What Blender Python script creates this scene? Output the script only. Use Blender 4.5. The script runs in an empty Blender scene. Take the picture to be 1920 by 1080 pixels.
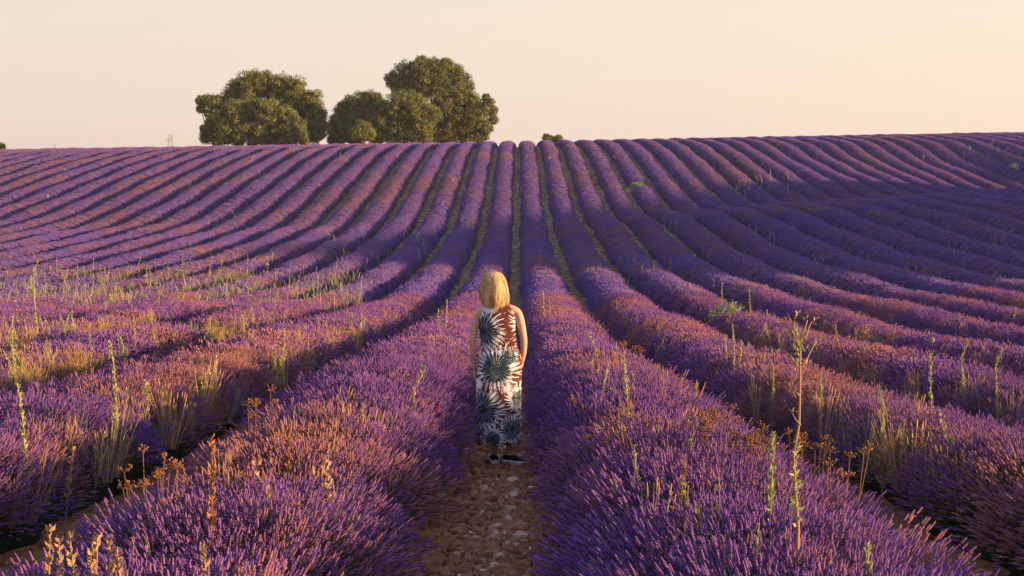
import bpy, bmesh, math, random
import numpy as np
from mathutils import Vector, Matrix, Euler, noise as mnoise

C = bpy.context.scene.collection
rnd = random.Random(11)
RS = np.random.RandomState(7)

# ------------------------------------------------------------------ camera, sky, sun, exposure
F = 2400.0                       # focal length in pixels of a 1920 wide frame
CX, CZ = 0.14, 0.0               # camera stands a little right of the path; heights are relative to the eye
VPX, HOR = 972.0, 300.0          # where the rows' direction and the level horizon fall in that frame
cam_d = bpy.data.cameras.new('camera')
cam_d.lens = F / 1920 * 36; cam_d.sensor_width = 36
cam_d.clip_start = 0.1; cam_d.clip_end = 9000
cam = bpy.data.objects.new('camera', cam_d); C.objects.link(cam)
cam.location = (CX, 0, CZ)
cam.rotation_euler = (math.pi / 2 - math.atan((540 - HOR) / F), 0, math.atan((VPX - 960) / F))
bpy.context.scene.camera = cam

SUN_EL, SUN_AZ = 6.8, 102.0     # azimuth clockwise from the view direction (+Y): right and a little behind the eye
sd = Vector((math.sin(math.radians(SUN_AZ)) * math.cos(math.radians(SUN_EL)),
             math.cos(math.radians(SUN_AZ)) * math.cos(math.radians(SUN_EL)), math.sin(math.radians(SUN_EL))))
sun_d = bpy.data.lights.new('sun', 'SUN'); sun_d.energy = 4.6; sun_d.angle = math.radians(0.8)
sun_d.color = (1.0, 0.64, 0.34)
sun = bpy.data.objects.new('sun', sun_d); C.objects.link(sun)
sun.rotation_euler = sd.to_track_quat('Z', 'Y').to_euler()

world = bpy.data.worlds.new('World'); bpy.context.scene.world = world
world.use_nodes = True
nt = world.node_tree; nt.nodes.clear()
def N(nt, t, **kw):
    n = nt.nodes.new(t)
    for k, v in kw.items():
        if k.startswith('i_'): n.inputs[int(k[2:])].default_value = v
        else: setattr(n, k, v)
    return n
wo = N(nt, 'ShaderNodeOutputWorld'); bg1 = N(nt, 'ShaderNodeBackground'); bg2 = N(nt, 'ShaderNodeBackground')
add = N(nt, 'ShaderNodeAddShader')
sky = N(nt, 'ShaderNodeTexSky', sky_type='NISHITA', sun_disc=False)
sky.sun_elevation = math.radians(SUN_EL); sky.sun_rotation = math.radians(SUN_AZ)
sky.air_density = 1.0; sky.dust_density = 3.0; sky.ozone_density = 1.5
nt.links.new(sky.outputs[0], bg1.inputs[0]); bg1.inputs[1].default_value = 0.02
# pale dust haze that fills the evening sky: warm and bright low down, bluer and dimmer overhead
tc = N(nt, 'ShaderNodeTexCoord'); sep = N(nt, 'ShaderNodeSeparateXYZ')
nt.links.new(tc.outputs['Generated'], sep.inputs[0])
ramp = N(nt, 'ShaderNodeValToRGB'); r = ramp.color_ramp
r.elements[0].position = 0.0; r.elements[0].color = (0.84, 0.68, 0.57, 1)
r.elements[1].position = 1.0; r.elements[1].color = (0.20, 0.28, 0.62, 1)
e = r.elements.new(0.03); e.color = (0.82, 0.68, 0.59, 1)
e = r.elements.new(0.125); e.color = (0.79, 0.675, 0.575, 1)
e = r.elements.new(0.30); e.color = (0.58, 0.55, 0.64, 1)
e = r.elements.new(0.60); e.color = (0.30, 0.36, 0.68, 1)
nt.links.new(sep.outputs[2], ramp.inputs[0])
az = N(nt, 'ShaderNodeMapRange'); az.inputs[1].default_value = -0.4; az.inputs[2].default_value = 0.45
nt.links.new(sep.outputs[0], az.inputs[0])
tint = N(nt, 'ShaderNodeMix', data_type='RGBA'); tint.inputs['A'].default_value = (0.93, 0.93, 0.96, 1)
tint.inputs['B'].default_value = (1.06, 1.035, 0.97, 1)
nt.links.new(az.outputs[0], tint.inputs['Factor'])
mul = N(nt, 'ShaderNodeMix', data_type='RGBA', blend_type='MULTIPLY'); mul.inputs['Factor'].default_value = 1
nt.links.new(ramp.outputs[0], mul.inputs['A']); nt.links.new(tint.outputs['Result'], mul.inputs['B'])
nt.links.new(mul.outputs['Result'], bg2.inputs[0]); bg2.inputs[1].default_value = 0.467
nt.links.new(bg1.outputs[0], add.inputs[0]); nt.links.new(bg2.outputs[0], add.inputs[1])
nt.links.new(add.outputs[0], wo.inputs[0])
vs = bpy.context.scene.view_settings
vs.view_transform = 'Standard'; vs.look = 'None'; vs.gamma = 1; vs.use_curve_mapping = False; vs.exposure = 1.2

# ------------------------------------------------------------------ terrain
S = 2.35                         # spacing of the rows
# depth -> height of the ground along the path (relative to the eye)
gd = np.array([-60, 0, 5, 8, 11.3, 14.6, 20, 26, 31, 36, 41, 49, 58, 66, 78, 90, 101, 113, 127, 141, 152, 163, 172, 182, 200, 240, 320, 600, 3000, 6000.])
gz = np.array([.6, -1.7, -2.12, -2.37, -2.66, -2.94, -3.42, -3.92, -4.30, -4.74, -5.12, -5.48, -5.66, -5.66, -5.50, -5.15, -3.95, -2.40, -.62, .85, 1.42, 1.66, 1.62, 1.35, .3, -3.5, -13, -40, -120, -260.])
def g(d):
    d = np.asarray(d, float)
    return (np.interp(d, gd, gz) + np.interp(d - 2, gd, gz) + np.interp(d + 2, gd, gz)
            + np.interp(d - 4, gd, gz) * .5 + np.interp(d + 4, gd, gz) * .5) / 4
def gsm(d):
    d = np.asarray(d, float)
    near = np.interp(d, gd, gz)
    w = np.clip((d - 12) / 12, 0, 1)
    return near * (1 - w) + g(d) * w
# furrow traces on the right hand side: furrow number -> where its near row's shoulder is seen
TR = {2: [(1142,509),(1174,537),(1202,560),(1230,581),(1258,601),(1305,620),(1342,637)],
      3: [(1200,477),(1230,502),(1249,515),(1286,534),(1342,560),(1380,584),(1441,607),(1508,632),(1576,648),(1644,664),(1711,680),(1779,699),(1915,718)],
      4: [(1240,430),(1259,453),(1284,475),(1316,496),(1361,513),(1417,532),(1468,556),(1535,580),(1603,599),(1671,615),(1752,642)],
      5: [(1240,388),(1275,404),(1307,421),(1332,443),(1364,464),(1401,485),(1442,505),(1514,531),(1563,542),(1617,559),(1671,575)],
      6: [(1284,375),(1305,393),(1364,409),(1387,425),(1424,452),(1506,489),(1576,510),(1644,526),(1725,548),(1806,567),(1915,588)],
      7: [(1342,377),(1364,388),(1399,393),(1431,400),(1461,418),(1488,437),(1523,455),(1560,465),(1597,484),(1644,499),(1691,512),(1747,525)],
      8: [(1371,351),(1390,372),(1417,383),(1452,387),(1488,395),(1514,402),(1541,420),(1576,436),(1616,450),(1654,463),(1691,476),(1729,489),(1776,499),(1813,508),(1860,518)],
      9: [(1435,367),(1461,377),(1523,383),(1559,390),(1580,395),(1612,411),(1644,426),(1672,435),(1710,442),(1747,456),(1804,474),(1841,486),(1879,495),(1916,504)],
      10: [(1458,344),(1484,363),(1514,374),(1576,379),(1626,384),(1650,390),(1672,398),(1701,409),(1738,422),(1785,437),(1822,446),(1860,456),(1916,471)],
      11: [(1680,373),(1719,382),(1747,390),(1785,399),(1841,414),(1879,427),(1916,439)],
      12: [(1757,368),(1785,379),(1822,384),(1860,394),(1916,405)],
      13: [(1851,367),(1879,375),(1916,384)],
      17: [(1718,333)]}
def tilt(x, d):
    return .0178 * np.clip(x, -140, 140) * np.clip((np.asarray(d, float) - 112) / 50, 0, 1)
px_, pd_, pr_ = [], [], []
for k, pts in TR.items():
    xx = S * k - .65
    for (u, v) in pts:
        d = F * (xx - CX) / (u - VPX); z = -(v - HOR) * d / F - .6
        px_.append(xx); pd_.append(d); pr_.append(z - float(gsm(d)) - float(tilt(xx, d)))
# the untouched rest of the slope, carried on to the right outside the picture
for x in (-70, -45, -25, -10, 0):
    for d in (5, 12, 20, 30, 45, 60, 75, 90, 110, 135, 160):
        px_.append(x); pd_.append(d); pr_.append(0)
for x in (15, 35, 60, 90):
    for d in (125, 145, 165, 190): px_.append(x); pd_.append(d); pr_.append(0)
for x in (8, 14): 
    for d in (4, 12): px_.append(x); pd_.append(d); pr_.append(-.25)
px_, pd_, pr_ = map(np.array, (px_, pd_, pr_))
def resid(x, d):
    x = np.asarray(x, float); d = np.asarray(d, float)
    num = np.zeros(x.shape); den = np.zeros(x.shape) + 1e-4
    # local kernel in which depth counts less than width (rows are sampled sparsely in depth)
    sig = 3.0 + .035 * np.clip(d, 0, 200)
    for a, b, c in zip(px_, pd_, pr_):
        q = ((x - a) / (sig * 1.1)) ** 2 + ((d - b) / (sig * 1.25)) ** 2
        w = np.exp(-q) + 2e-4 / (1 + q) ** 1.5
        num += w * c; den += w
    return num / den
def shade_ridge(x, d):                  # unseen rise added beyond the frame's right edge, shaped to shade the hollow
    x = np.asarray(x, float); d = np.asarray(d, float)
    t = np.clip((x - .43 * d - 5) / 36, 0, 1); t = t * t * (3 - 2 * t)
    a_ = np.clip((d - 20) / 38, 0, 1); a_ = a_ * a_ * (3 - 2 * a_)
    b_ = np.clip((118 - d) / 22, 0, 1); b_ = b_ * b_ * (3 - 2 * b_)
    return SHADE_RIDGE * t * a_ * b_
SHADE_RIDGE = 10.0  # height of the added rise, set by how far its shade reaches
_gx = np.linspace(-100, 130, 231); _gy = np.linspace(0, 200, 201)
_GX, _GY = np.meshgrid(_gx, _gy)
_R = resid(_GX, _GY)
def rlook(x, d):
    x = np.clip(np.asarray(x, float), -100, 129.99); d = np.clip(np.asarray(d, float), 0, 199.99)
    fx = x + 100; fy = d; i = fx.astype(int); j = fy.astype(int); a = fx - i; b = fy - j
    return (_R[j, i] * (1-a) * (1-b) + _R[j, i+1] * a * (1-b) + _R[j+1, i] * (1-a) * b + _R[j+1, i+1] * a * b)
def H(x, d):
    x = np.asarray(x, float); d = np.asarray(d, float)
    fade = np.clip((210 - d) / 30, 0, 1)
    return gsm(d) + tilt(x, d) + rlook(x, d) * fade + shade_ridge(x, d)
def h1(x, d): return float(H(np.array([x]), np.array([d]))[0])
def pix(u, v, up=0.6, dmin=3.5, dmax=185):
    """the place on the slope (or `up` metres over it) that is seen at photo pixel u, v"""
    ds = np.concatenate([np.arange(dmin, 40, .05), np.arange(40, dmax, .25)])
    xs = CX + (u - VPX) * ds / F; zs = -(v - HOR) * ds / F
    dx = (xs / S - np.floor(xs / S) - .5) * S
    hit = np.nonzero(zs <= H(xs, ds) + up * 1.12 * np.sqrt(np.clip(1 - (dx / 1.0) ** 2, 0, 1)))[0]
    i = hit[0] if len(hit) else len(ds) - 1
    return float(xs[i]), float(ds[i])

# ------------------------------------------------------------------ helpers
def tag(o, label=None, cat=None, group=None, kind=None):
    if label: o['label'] = label
    if cat: o['category'] = cat
    if group: o['group'] = group
    if kind: o['kind'] = kind
    return o
def mesh_np(name, V, Fc, mats=(), mi=None, smooth=True):
    """V (n,3); Fc list/array of quads or tris (array, one width)"""
    me = bpy.data.meshes.new(name)
    V = np.asarray(V, np.float32); Fc = np.asarray(Fc, np.int32)
    me.vertices.add(len(V)); me.vertices.foreach_set('co', V.ravel())
    n, w = Fc.shape
    me.loops.add(n * w); me.loops.foreach_set('vertex_index', Fc.ravel())
    me.polygons.add(n); me.polygons.foreach_set('loop_start', np.arange(0, n * w, w, dtype=np.int32))
    if mi is not None: me.polygons.foreach_set('material_index', np.asarray(mi, np.int32))
    me.polygons.foreach_set('use_smooth', np.full(n, smooth, dtype=bool))
    for m in mats: me.materials.append(m)
    me.update(calc_edges=True)
    return me
def link(name, me, parent=None):
    o = bpy.data.objects.new(name, me); C.objects.link(o)
    if parent: o.parent = parent
    return o
class MB:
    """collects tubes, blades and blobs into one mesh (triangles and quads, material index per face)"""
    def __init__(s): s.v = []; s.f = []; s.m = []
    def tube(s, pts, rad, n=5, m=0, cap=True):
        pts = [Vector(p) for p in pts]; b = len(s.v)
        for i, p in enumerate(pts):
            t = (pts[min(i+1, len(pts)-1)] - pts[max(i-1, 0)]).normalized()
            a = t.orthogonal().normalized() if i == 0 else (a - t * a.dot(t)).normalized()
            c = t.cross(a); r_ = rad[i] if hasattr(rad, '__len__') else rad
            for k in range(n):
                q = 2 * math.pi * k / n
                s.v.append(tuple(p + (a * math.cos(q) + c * math.sin(q)) * r_))
        for i in range(len(pts) - 1):
            for k in range(n):
                k2 = (k + 1) % n
                s.f.append((b+i*n+k, b+i*n+k2, b+(i+1)*n+k2, b+(i+1)*n+k)); s.m.append(m)
        if cap:
            s.f.append(tuple(b + (len(pts)-1)*n + k for k in range(n))); s.m.append(m)
            s.f.append(tuple(b + n - 1 - k for k in range(n))); s.m.append(m)
    def leaf(s, p, d, w, side=None, m=0, droop=0.0):
        p = Vector(p); d = Vector(d); L = d.length
        side = Vector(side) if side else d.cross(Vector((rnd.uniform(-1,1), rnd.uniform(-1,1), rnd.uniform(-1,1)))).normalized()
        if side.length < .1: side = Vector((1,0,0))
        b = len(s.v); z = Vector((0,0,-droop*L))
        up = side.cross(d).normalized() * w * .25
        s.v += [tuple(p), tuple(p + d*.45 + side*w*.5 + up), tuple(p + d*.45 - side*w*.5 + up), tuple(p + d*.45), tuple(p + d + z)]
        s.f += [(b, b+1, b+3), (b, b+3, b+2), (b+1, b+4, b+3), (b+3, b+4, b+2)]; s.m += [m]*4
    def blade(s, pts, w, m=0):
        pts = [Vector(p) for p in pts]; b = len(s.v)
        d = (pts[-1] - pts[0]); sd_ = d.cross(Vector((rnd.uniform(-1,1), rnd.uniform(-1,1), .2))).normalized()
        n = len(pts)
        for i, p in enumerate(pts):
            ww = w * (1 - (i / (n - 1)) ** 2 * .85) * .5
            s.v += [tuple(p - sd_*ww), tuple(p + sd_*ww)]
        for i in range(n - 1):
            s.f.append((b+2*i, b+2*i+1, b+2*i+3, b+2*i+2)); s.m.append(m)
    def spindle(s, p, d, r_, n=4, m=0, prof=((0,.55),(.3,1),(.62,.82),(1,.12))):
        p = Vector(p); d = Vector(d)
        s.tube([p + d*a for a, _ in prof], [max(r_*q, 1e-4) for _, q in prof], n, m, cap=False)
    def blob(s, c, r_, m=0, jit=.15, sq=(1,1,1), sub=1, seed=None):
        bm = bmesh.new(); bmesh.ops.create_icosphere(bm, subdivisions=sub, radius=1)
        b = len(s.v); o = rnd.uniform(0, 99) if seed is None else seed
        for v in bm.verts:
            k = 1 + jit * mnoise.noise(v.co * 1.7 + Vector((o, o, o))) * 2
            s.v.append((c[0] + v.co.x*r_*k*sq[0], c[1] + v.co.y*r_*k*sq[1], c[2] + v.co.z*r_*k*sq[2]))
        for f in bm.faces: s.f.append(tuple(b + v.index for v in f.verts)); s.m.append(m)
        bm.free()
    def mesh(s, name, mats, smooth=True):
        me = bpy.data.meshes.new(name); me.from_pydata(s.v, [], s.f)
        for m in mats: me.materials.append(m)
        me.polygons.foreach_set('material_index', s.m)
        me.polygons.foreach_set('use_smooth', [smooth] * len(s.f)); me.update()
        return me
    def build(s, name, mats, parent=None, smooth=True):
        return link(name, s.mesh(name, mats, smooth), parent)

# ------------------------------------------------------------------ materials
def mat(name, rough=.8, spec=.2):
    m = bpy.data.materials.new(name); m.use_nodes = True
    p = m.node_tree.nodes['Principled BSDF']
    p.inputs['Roughness'].default_value = rough; p.inputs['Specular IOR Level'].default_value = spec
    return m, m.node_tree, p
def noise_n(t, scale, detail=3, co=None, rough=.55, vec=None):
    n = N(t, 'ShaderNodeTexNoise'); n.inputs['Scale'].default_value = scale; n.inputs['Detail'].default_value = detail
    n.inputs['Roughness'].default_value = rough
    if co is not None: t.links.new(co, n.inputs['Vector'])
    return n
def ramp_n(t, fac, stops, interp='LINEAR'):
    r_ = N(t, 'ShaderNodeValToRGB'); cr = r_.color_ramp; cr.interpolation = interp
    while len(cr.elements) < len(stops): cr.elements.new(.5)
    for el, (p, c) in zip(cr.elements, stops):
        el.position = p; el.color = (*c, 1) if len(c) == 3 else c
    t.links.new(fac, r_.inputs[0]); return r_
def mix_n(t, fac, a, b, blend='MIX'):
    m = N(t, 'ShaderNodeMix', data_type='RGBA', blend_type=blend)
    for s_, v in (('Factor', fac), ('A', a), ('B', b)):
        if hasattr(v, 'links') or hasattr(v, 'is_output'): t.links.new(v, m.inputs[s_])
        elif s_ == 'Factor': m.inputs[s_].default_value = v
        else: m.inputs[s_].default_value = (*v, 1)
    return m.outputs['Result']
def leafy(name, colnode_fn, trans=.3, rough=.75):
    """two sided thin foliage: diffuse + a share of translucency"""
    m = bpy.data.materials.new(name); m.use_nodes = True; t = m.node_tree; t.nodes.clear()
    out = N(t, 'ShaderNodeOutputMaterial'); d = N(t, 'ShaderNodeBsdfPrincipled'); tr = N(t, 'ShaderNodeBsdfTranslucent')
    d.inputs['Roughness'].default_value = rough; d.inputs['Specular IOR Level'].default_value = .15
    mx = N(t, 'ShaderNodeMixShader'); mx.inputs[0].default_value = trans
    c = colnode_fn(t)
    t.links.new(c, d.inputs['Base Color']); t.links.new(c, tr.inputs[0])
    t.links.new(d.outputs[0], mx.inputs[1]); t.links.new(tr.outputs[0], mx.inputs[2]); t.links.new(mx.outputs[0], out.inputs[0])
    return m
def vary(t, a, b, c=None, patch=.35, fine=False):
    """colour that changes from instance to instance and in soft patches over the field"""
    oi = N(t, 'ShaderNodeObjectInfo')
    base = mix_n(t, oi.outputs['Random'], a, b)
    if c is None: return base
    ge = N(t, 'ShaderNodeNewGeometry')
    n = noise_n(t, patch, 3, ge.outputs['Position'], .6)
    ad = N(t, 'ShaderNodeMath', operation='ADD'); t.links.new(n.outputs[0], ad.inputs[0])
    sc = N(t, 'ShaderNodeMath', operation='MULTIPLY_ADD'); sc.inputs[1].default_value = .22; sc.inputs[2].default_value = -.11
    f2 = N(t, 'ShaderNodeMath', operation='FRACT'); m2 = N(t, 'ShaderNodeMath', operation='MULTIPLY'); m2.inputs[1].default_value = 17.3
    t.links.new(oi.outputs['Random'], m2.inputs[0]); t.links.new(m2.outputs[0], f2.inputs[0]); t.links.new(f2.outputs[0], sc.inputs[0])
    t.links.new(sc.outputs[0], ad.inputs[1])
    rp = ramp_n(t, ad.outputs[0], [(.47, (0,0,0)), (.66, (1,1,1))])
    r_ = mix_n(t, rp.outputs[0], base, c)
    if fine:                      # withered florets among fresh ones
        f = noise_n(t, 170, 2, ge.outputs['Position'], .6)
        r_ = mix_n(t, ramp_n(t, f.outputs[0], [(.40, (1,1,1)), (.55, (0,0,0))]).outputs[0], r_, mix_n(t, .55, r_, (.34,.20,.22)))
        r_ = mix_n(t, ramp_n(t, f.outputs[0], [(.55, (0,0,0)), (.66, (1,1,1))]).outputs[0], r_, (.16,.07,.46))
    return r_
M = {}
M['flower'] = leafy('lavender_flower', lambda t: vary(t, (.150,.060,.400), (.370,.135,.370), (.60,.25,.12), .45, True), .28)
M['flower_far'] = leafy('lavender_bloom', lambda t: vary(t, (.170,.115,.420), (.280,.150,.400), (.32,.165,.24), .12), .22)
M['stem'] = leafy('lavender_stem', lambda t: vary(t, (.070,.095,.035), (.125,.135,.050), (.24,.15,.06), .5), .2)
M['dry'] = leafy('dry_grass', lambda t: vary(t, (.50,.29,.12), (.66,.43,.19)), .35)
M['grass'] = leafy('green_grass', lambda t: vary(t, (.19,.28,.045), (.28,.35,.07)), .4)
M['weed'] = leafy('weed_green', lambda t: vary(t, (.36,.40,.12), (.50,.48,.17)), .3)
M['weedleaf'] = leafy('weed_leaf', lambda t: vary(t, (.26,.36,.11), (.40,.45,.15)), .35)
M['brown'] = leafy('dry_brown', lambda t: vary(t, (.24,.11,.05), (.35,.17,.08)), .15)
M['straw'] = leafy('dry_stalk', lambda t: vary(t, (.42,.27,.13), (.50,.33,.17)), .15)
M['sage'] = leafy('grey_green', lambda t: vary(t, (.24,.28,.13), (.36,.38,.19)), .3)
M['bright'] = leafy('bright_green', lambda t: vary(t, (.22,.36,.08), (.32,.46,.12)), .35)
M['cream'] = leafy('pale_seed', lambda t: vary(t, (.60,.52,.42), (.72,.64,.52)), .3)
def body_col(t):
    ge = N(t, 'ShaderNodeNewGeometry')
    n = noise_n(t, 16, 3, ge.outputs['Position'], .7); n2 = noise_n(t, .5, 2, ge.outputs['Position'])
    a = ramp_n(t, n.outputs[0], [(.35, (.070,.05,.14)), (.55, (.15,.09,.27)), (.7, (.21,.125,.33))])
    gr = ramp_n(t, n2.outputs[0], [(.55, (0,0,0)), (.75, (1,1,1))])
    return mix_n(t, gr.outputs[0], a.outputs[0], (.075,.075,.05))
m, t, p = mat('lavender_mound', .95, .05); M['mound'] = m
t.links.new(body_col(t), p.inputs['Base Color'])
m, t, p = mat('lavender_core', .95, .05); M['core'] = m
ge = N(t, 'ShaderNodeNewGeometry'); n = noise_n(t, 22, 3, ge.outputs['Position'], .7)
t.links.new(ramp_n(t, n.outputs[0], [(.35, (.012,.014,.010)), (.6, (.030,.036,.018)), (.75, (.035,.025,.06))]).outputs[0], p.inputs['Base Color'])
# soil: reddish brown near the eye, paler stony earth up the slope
m, t, p = mat('soil', .95, .1); M['soil'] = m
ge = N(t, 'ShaderNodeNewGeometry'); pos = ge.outputs['Position']
n1 = noise_n(t, 1.3, 5, pos, .65); n2 = noise_n(t, 14, 5, pos, .7); vo = N(t, 'ShaderNodeTexVoronoi'); vo.inputs['Scale'].default_value = 5
t.links.new(pos, vo.inputs['Vector'])
c1 = ramp_n(t, n1.outputs[0], [(.3, (.25,.105,.040)), (.55, (.40,.185,.075)), (.75, (.54,.29,.14))])
c2 = ramp_n(t, n2.outputs[0], [(.34, (.40,.36,.32)), (.5, (.9,.9,.9)), (.68, (1.35,1.4,1.45))])
near = mix_n(t, 1, c1.outputs[0], c2.outputs[0], 'MULTIPLY')
st = ramp_n(t, vo.outputs['Color'], [(.30, (.15,.095,.040)), (.55, (.30,.195,.090)), (.85, (.52,.38,.20))])
sx = N(t, 'ShaderNodeSeparateXYZ'); t.links.new(pos, sx.inputs[0])
mr = N(t, 'ShaderNodeMapRange'); mr.inputs[1].default_value = 22; mr.inputs[2].default_value = 60; t.links.new(sx.outputs[1], mr.inputs[0])
t.links.new(mix_n(t, mr.outputs[0], near, st.outputs[0]), p.inputs['Base Color'])
bp = N(t, 'ShaderNodeBump'); bp.inputs['Strength'].default_value = .6; bp.inputs['Distance'].default_value = .03
t.links.new(n2.outputs[0], bp.inputs['Height']); t.links.new(bp.outputs[0], p.inputs['Normal'])
m, t, p = mat('stone', .85, .25); M['stone'] = m
oi = N(t, 'ShaderNodeObjectInfo'); ge = N(t, 'ShaderNodeNewGeometry'); n = noise_n(t, 40, 4, ge.outputs['Position'], .7)
a = ramp_n(t, oi.outputs['Random'], [(0, (.42,.22,.10)), (.5, (.66,.43,.24)), (1, (.85,.68,.47))])
b = ramp_n(t, n.outputs[0], [(.3, (.65,.6,.55)), (.7, (1.15,1.12,1.1))])
t.links.new(mix_n(t, 1, a.outputs[0], b.outputs[0], 'MULTIPLY'), p.inputs['Base Color'])

# ------------------------------------------------------------------ ground: one sheet to the horizon
xs = np.concatenate([-np.geomspace(4500, 84, 16), np.arange(-80, -1, .5), np.arange(-1, 1.001, .022), np.arange(1.5, 110, .5), np.geomspace(114, 4500, 16)])
ys = np.concatenate([[-60, -30, -12, -4, 0, 2], np.arange(3, 14, .028), np.arange(14, 16, .08), np.arange(16, 40, .25), np.arange(40, 215, .6), np.geomspace(218, 6000, 24)])
GX, GY = np.meshgrid(xs, ys)
GZ = H(GX, GY)
fm = np.clip((16 - GY) / 4, 0, 1) * (np.abs(GX) < 1.02)
rough_z = np.zeros_like(GZ); idx = np.argwhere(fm > 0)
for i, j in idx:
    q = Vector((GX[i, j], GY[i, j], 0))
    away = min(1, max(0, math.hypot(q.x - .06, q.y - 10.9)/.22 - .5))
    rough_z[i, j] = away * (.026 * mnoise.noise(q * 3) + .036 * mnoise.noise(q * 7) + .034 * abs(mnoise.noise(q * 15)) + .014 * mnoise.noise(q * 33))
GZ += rough_z * fm
nx, ny = len(xs), len(ys)
ii = (np.arange(ny - 1)[:, None] * nx + np.arange(nx - 1)[None]).ravel()
ground = link('ground', mesh_np('ground', np.stack([GX.ravel(), GY.ravel(), GZ.ravel()], 1), np.stack([ii, ii+1, ii+nx+1, ii+nx], 1), [M['soil']]))
tag(ground, 'brown stony earth showing between the lavender rows', kind='structure')

# stones lying in the path: the largest one by one, the small ones together
stone_me = []
for q in range(9):
    b = MB(); b.blob((0,0,0), 1, jit=.42, sq=(1, rnd.uniform(.65,.95), rnd.uniform(.55,.85)), sub=2, seed=q*7.7)
    stone_me.append(b.mesh('stone', [M['stone']], smooth=False))
for q in range(250):
    d = 5.6 + 19 * rnd.random() ** 1.6; x = rnd.gauss(0, .17); x = max(-.42, min(.42, x))
    r_ = rnd.choice([.012,.015,.018,.022,.03,.04]) * (1 + .2 * rnd.random()) * (1 + .02 * d)
    if math.hypot(x - .08, d - 10.9) < .32: d += .5
    o = link('stone', stone_me[q % 9], ground); o.location = (x, d, h1(x, d) + r_ * .12)
    o.rotation_euler = (rnd.uniform(-.4,.4), rnd.uniform(-.4,.4), rnd.uniform(0,6.3)); o.scale = (r_, r_, r_)
_gb = MB(); _gb.blob((0,0,0), 1, jit=.42, sq=(1,.8,.7), sub=1, seed=3.3); _gm = _gb.mesh('pebble', [M['stone']], smooth=False)
def gravel_mesh(n=9000, mt=None, r0=.006, r1=.013, pw=2.2, near=False, name='gravel'):
    V = []; Fc = []
    base = np.array([v.co[:] for v in _gm.vertices]); fb = np.array([f.vertices[:] for f in _gm.polygons])
    b = 0; mt = mt or M['stone']
    ds = 5.5 + 50 * RS.rand(n) ** 2.4; xo = RS.normal(0, .20, n)
    ks = np.array([rnd.choice([0]*5 + [-1,1,2]) for _ in range(n)])
    ks[ds > 22] = RS.randint(-6, 7, (ds > 22).sum())
    if near: ds = 5.3 + 13*RS.rand(n)**1.5; ks = np.where(RS.rand(n) < .7, 0, RS.choice([-1, 1], n)); xo = RS.uniform(-.42, .42, n)
    X = np.clip(xo, -.5, .5) + S * ks; Z = H(X, ds)
    r_ = (r0 + r1 * RS.rand(n) ** pw) * (1 + .045 * ds); an = RS.rand(n) * 6.3
    for q in range(n):
        c, s_ = math.cos(an[q]), math.sin(an[q])
        P = base * r_[q]; P = np.stack([P[:,0]*c - P[:,1]*s_, P[:,0]*s_ + P[:,1]*c, P[:,2]], 1) + [X[q], ds[q], Z[q] + r_[q]*.3]
        V.append(P); Fc.append(fb + b); b += len(base)
    return mesh_np(name, np.concatenate(V), np.concatenate(Fc), [mt], smooth=False)
tag(link('gravel', gravel_mesh(), ground), 'small stones scattered over the earth between the rows', kind='stuff')
tag(link('clods', gravel_mesh(2600, M['soil'], .010, .035, 2.0, True, 'clods'), ground), 'crumbled clods of earth on the path', kind='stuff')
# ------------------------------------------------------------------ lavender: tuft models (kept out of the scene, instanced)
tufts = bpy.data.collections.new('lavender_tufts')
def tuft(name, ns, L, spread, sl, sr, mf, ms, detail=4, base=.05):
    b = MB()
    for _ in range(ns):
        a = rnd.uniform(0, 2*math.pi); q = math.sqrt(rnd.random()) * spread
        tip = Vector((math.cos(a)*q, math.sin(a)*q, L * rnd.uniform(.80, 1.10)))
        p0 = Vector((math.cos(a)*base*rnd.random(), math.sin(a)*base*rnd.random(), 0))
        mid = (p0 + tip) * .5 + Vector((0, 0, .05)) - Vector((tip.x, tip.y, 0)) * .12
        b.blade([p0, mid, tip], .0042 if detail > 3 else .008, 1)
        d = (tip - mid).normalized() * sl * rnd.uniform(.7, 1.25)
        if detail >= 6:                                  # whorled spike: florets in rings, a lower whorl set apart
            n_ = rnd.choice([5, 6]); prof = []
            for i in range(n_):
                prof += [(i/n_, .42), ((i+.5)/n_, 1.0 - .09*i)]
            b.spindle(tip, d, sr, 5, 0, tuple(prof + [(1.04, .1)]))
            if rnd.random() < .5: b.spindle(tip - d * .45, d * .2, sr * .8, 5, 0, ((0,.3),(.5,1),(1,.3)))
        else:
            b.spindle(tip, d, sr * rnd.uniform(.8, 1.2), detail, 0)
    o = bpy.data.objects.new(name, b.mesh(name, [mf, ms])); tufts.objects.link(o)
for q in range(5): tuft('tuft_a%d' % q, 32, .40, .16, .030, .0062, M['flower'], M['stem'], 6)
for q in range(4): tuft('tuft_b%d' % q, 26, .40, .18, .046, .0080, M['flower'], M['stem'], 4)
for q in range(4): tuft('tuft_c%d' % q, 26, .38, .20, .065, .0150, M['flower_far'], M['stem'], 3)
NA, NB, NC = 5, 4, 4
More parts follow.
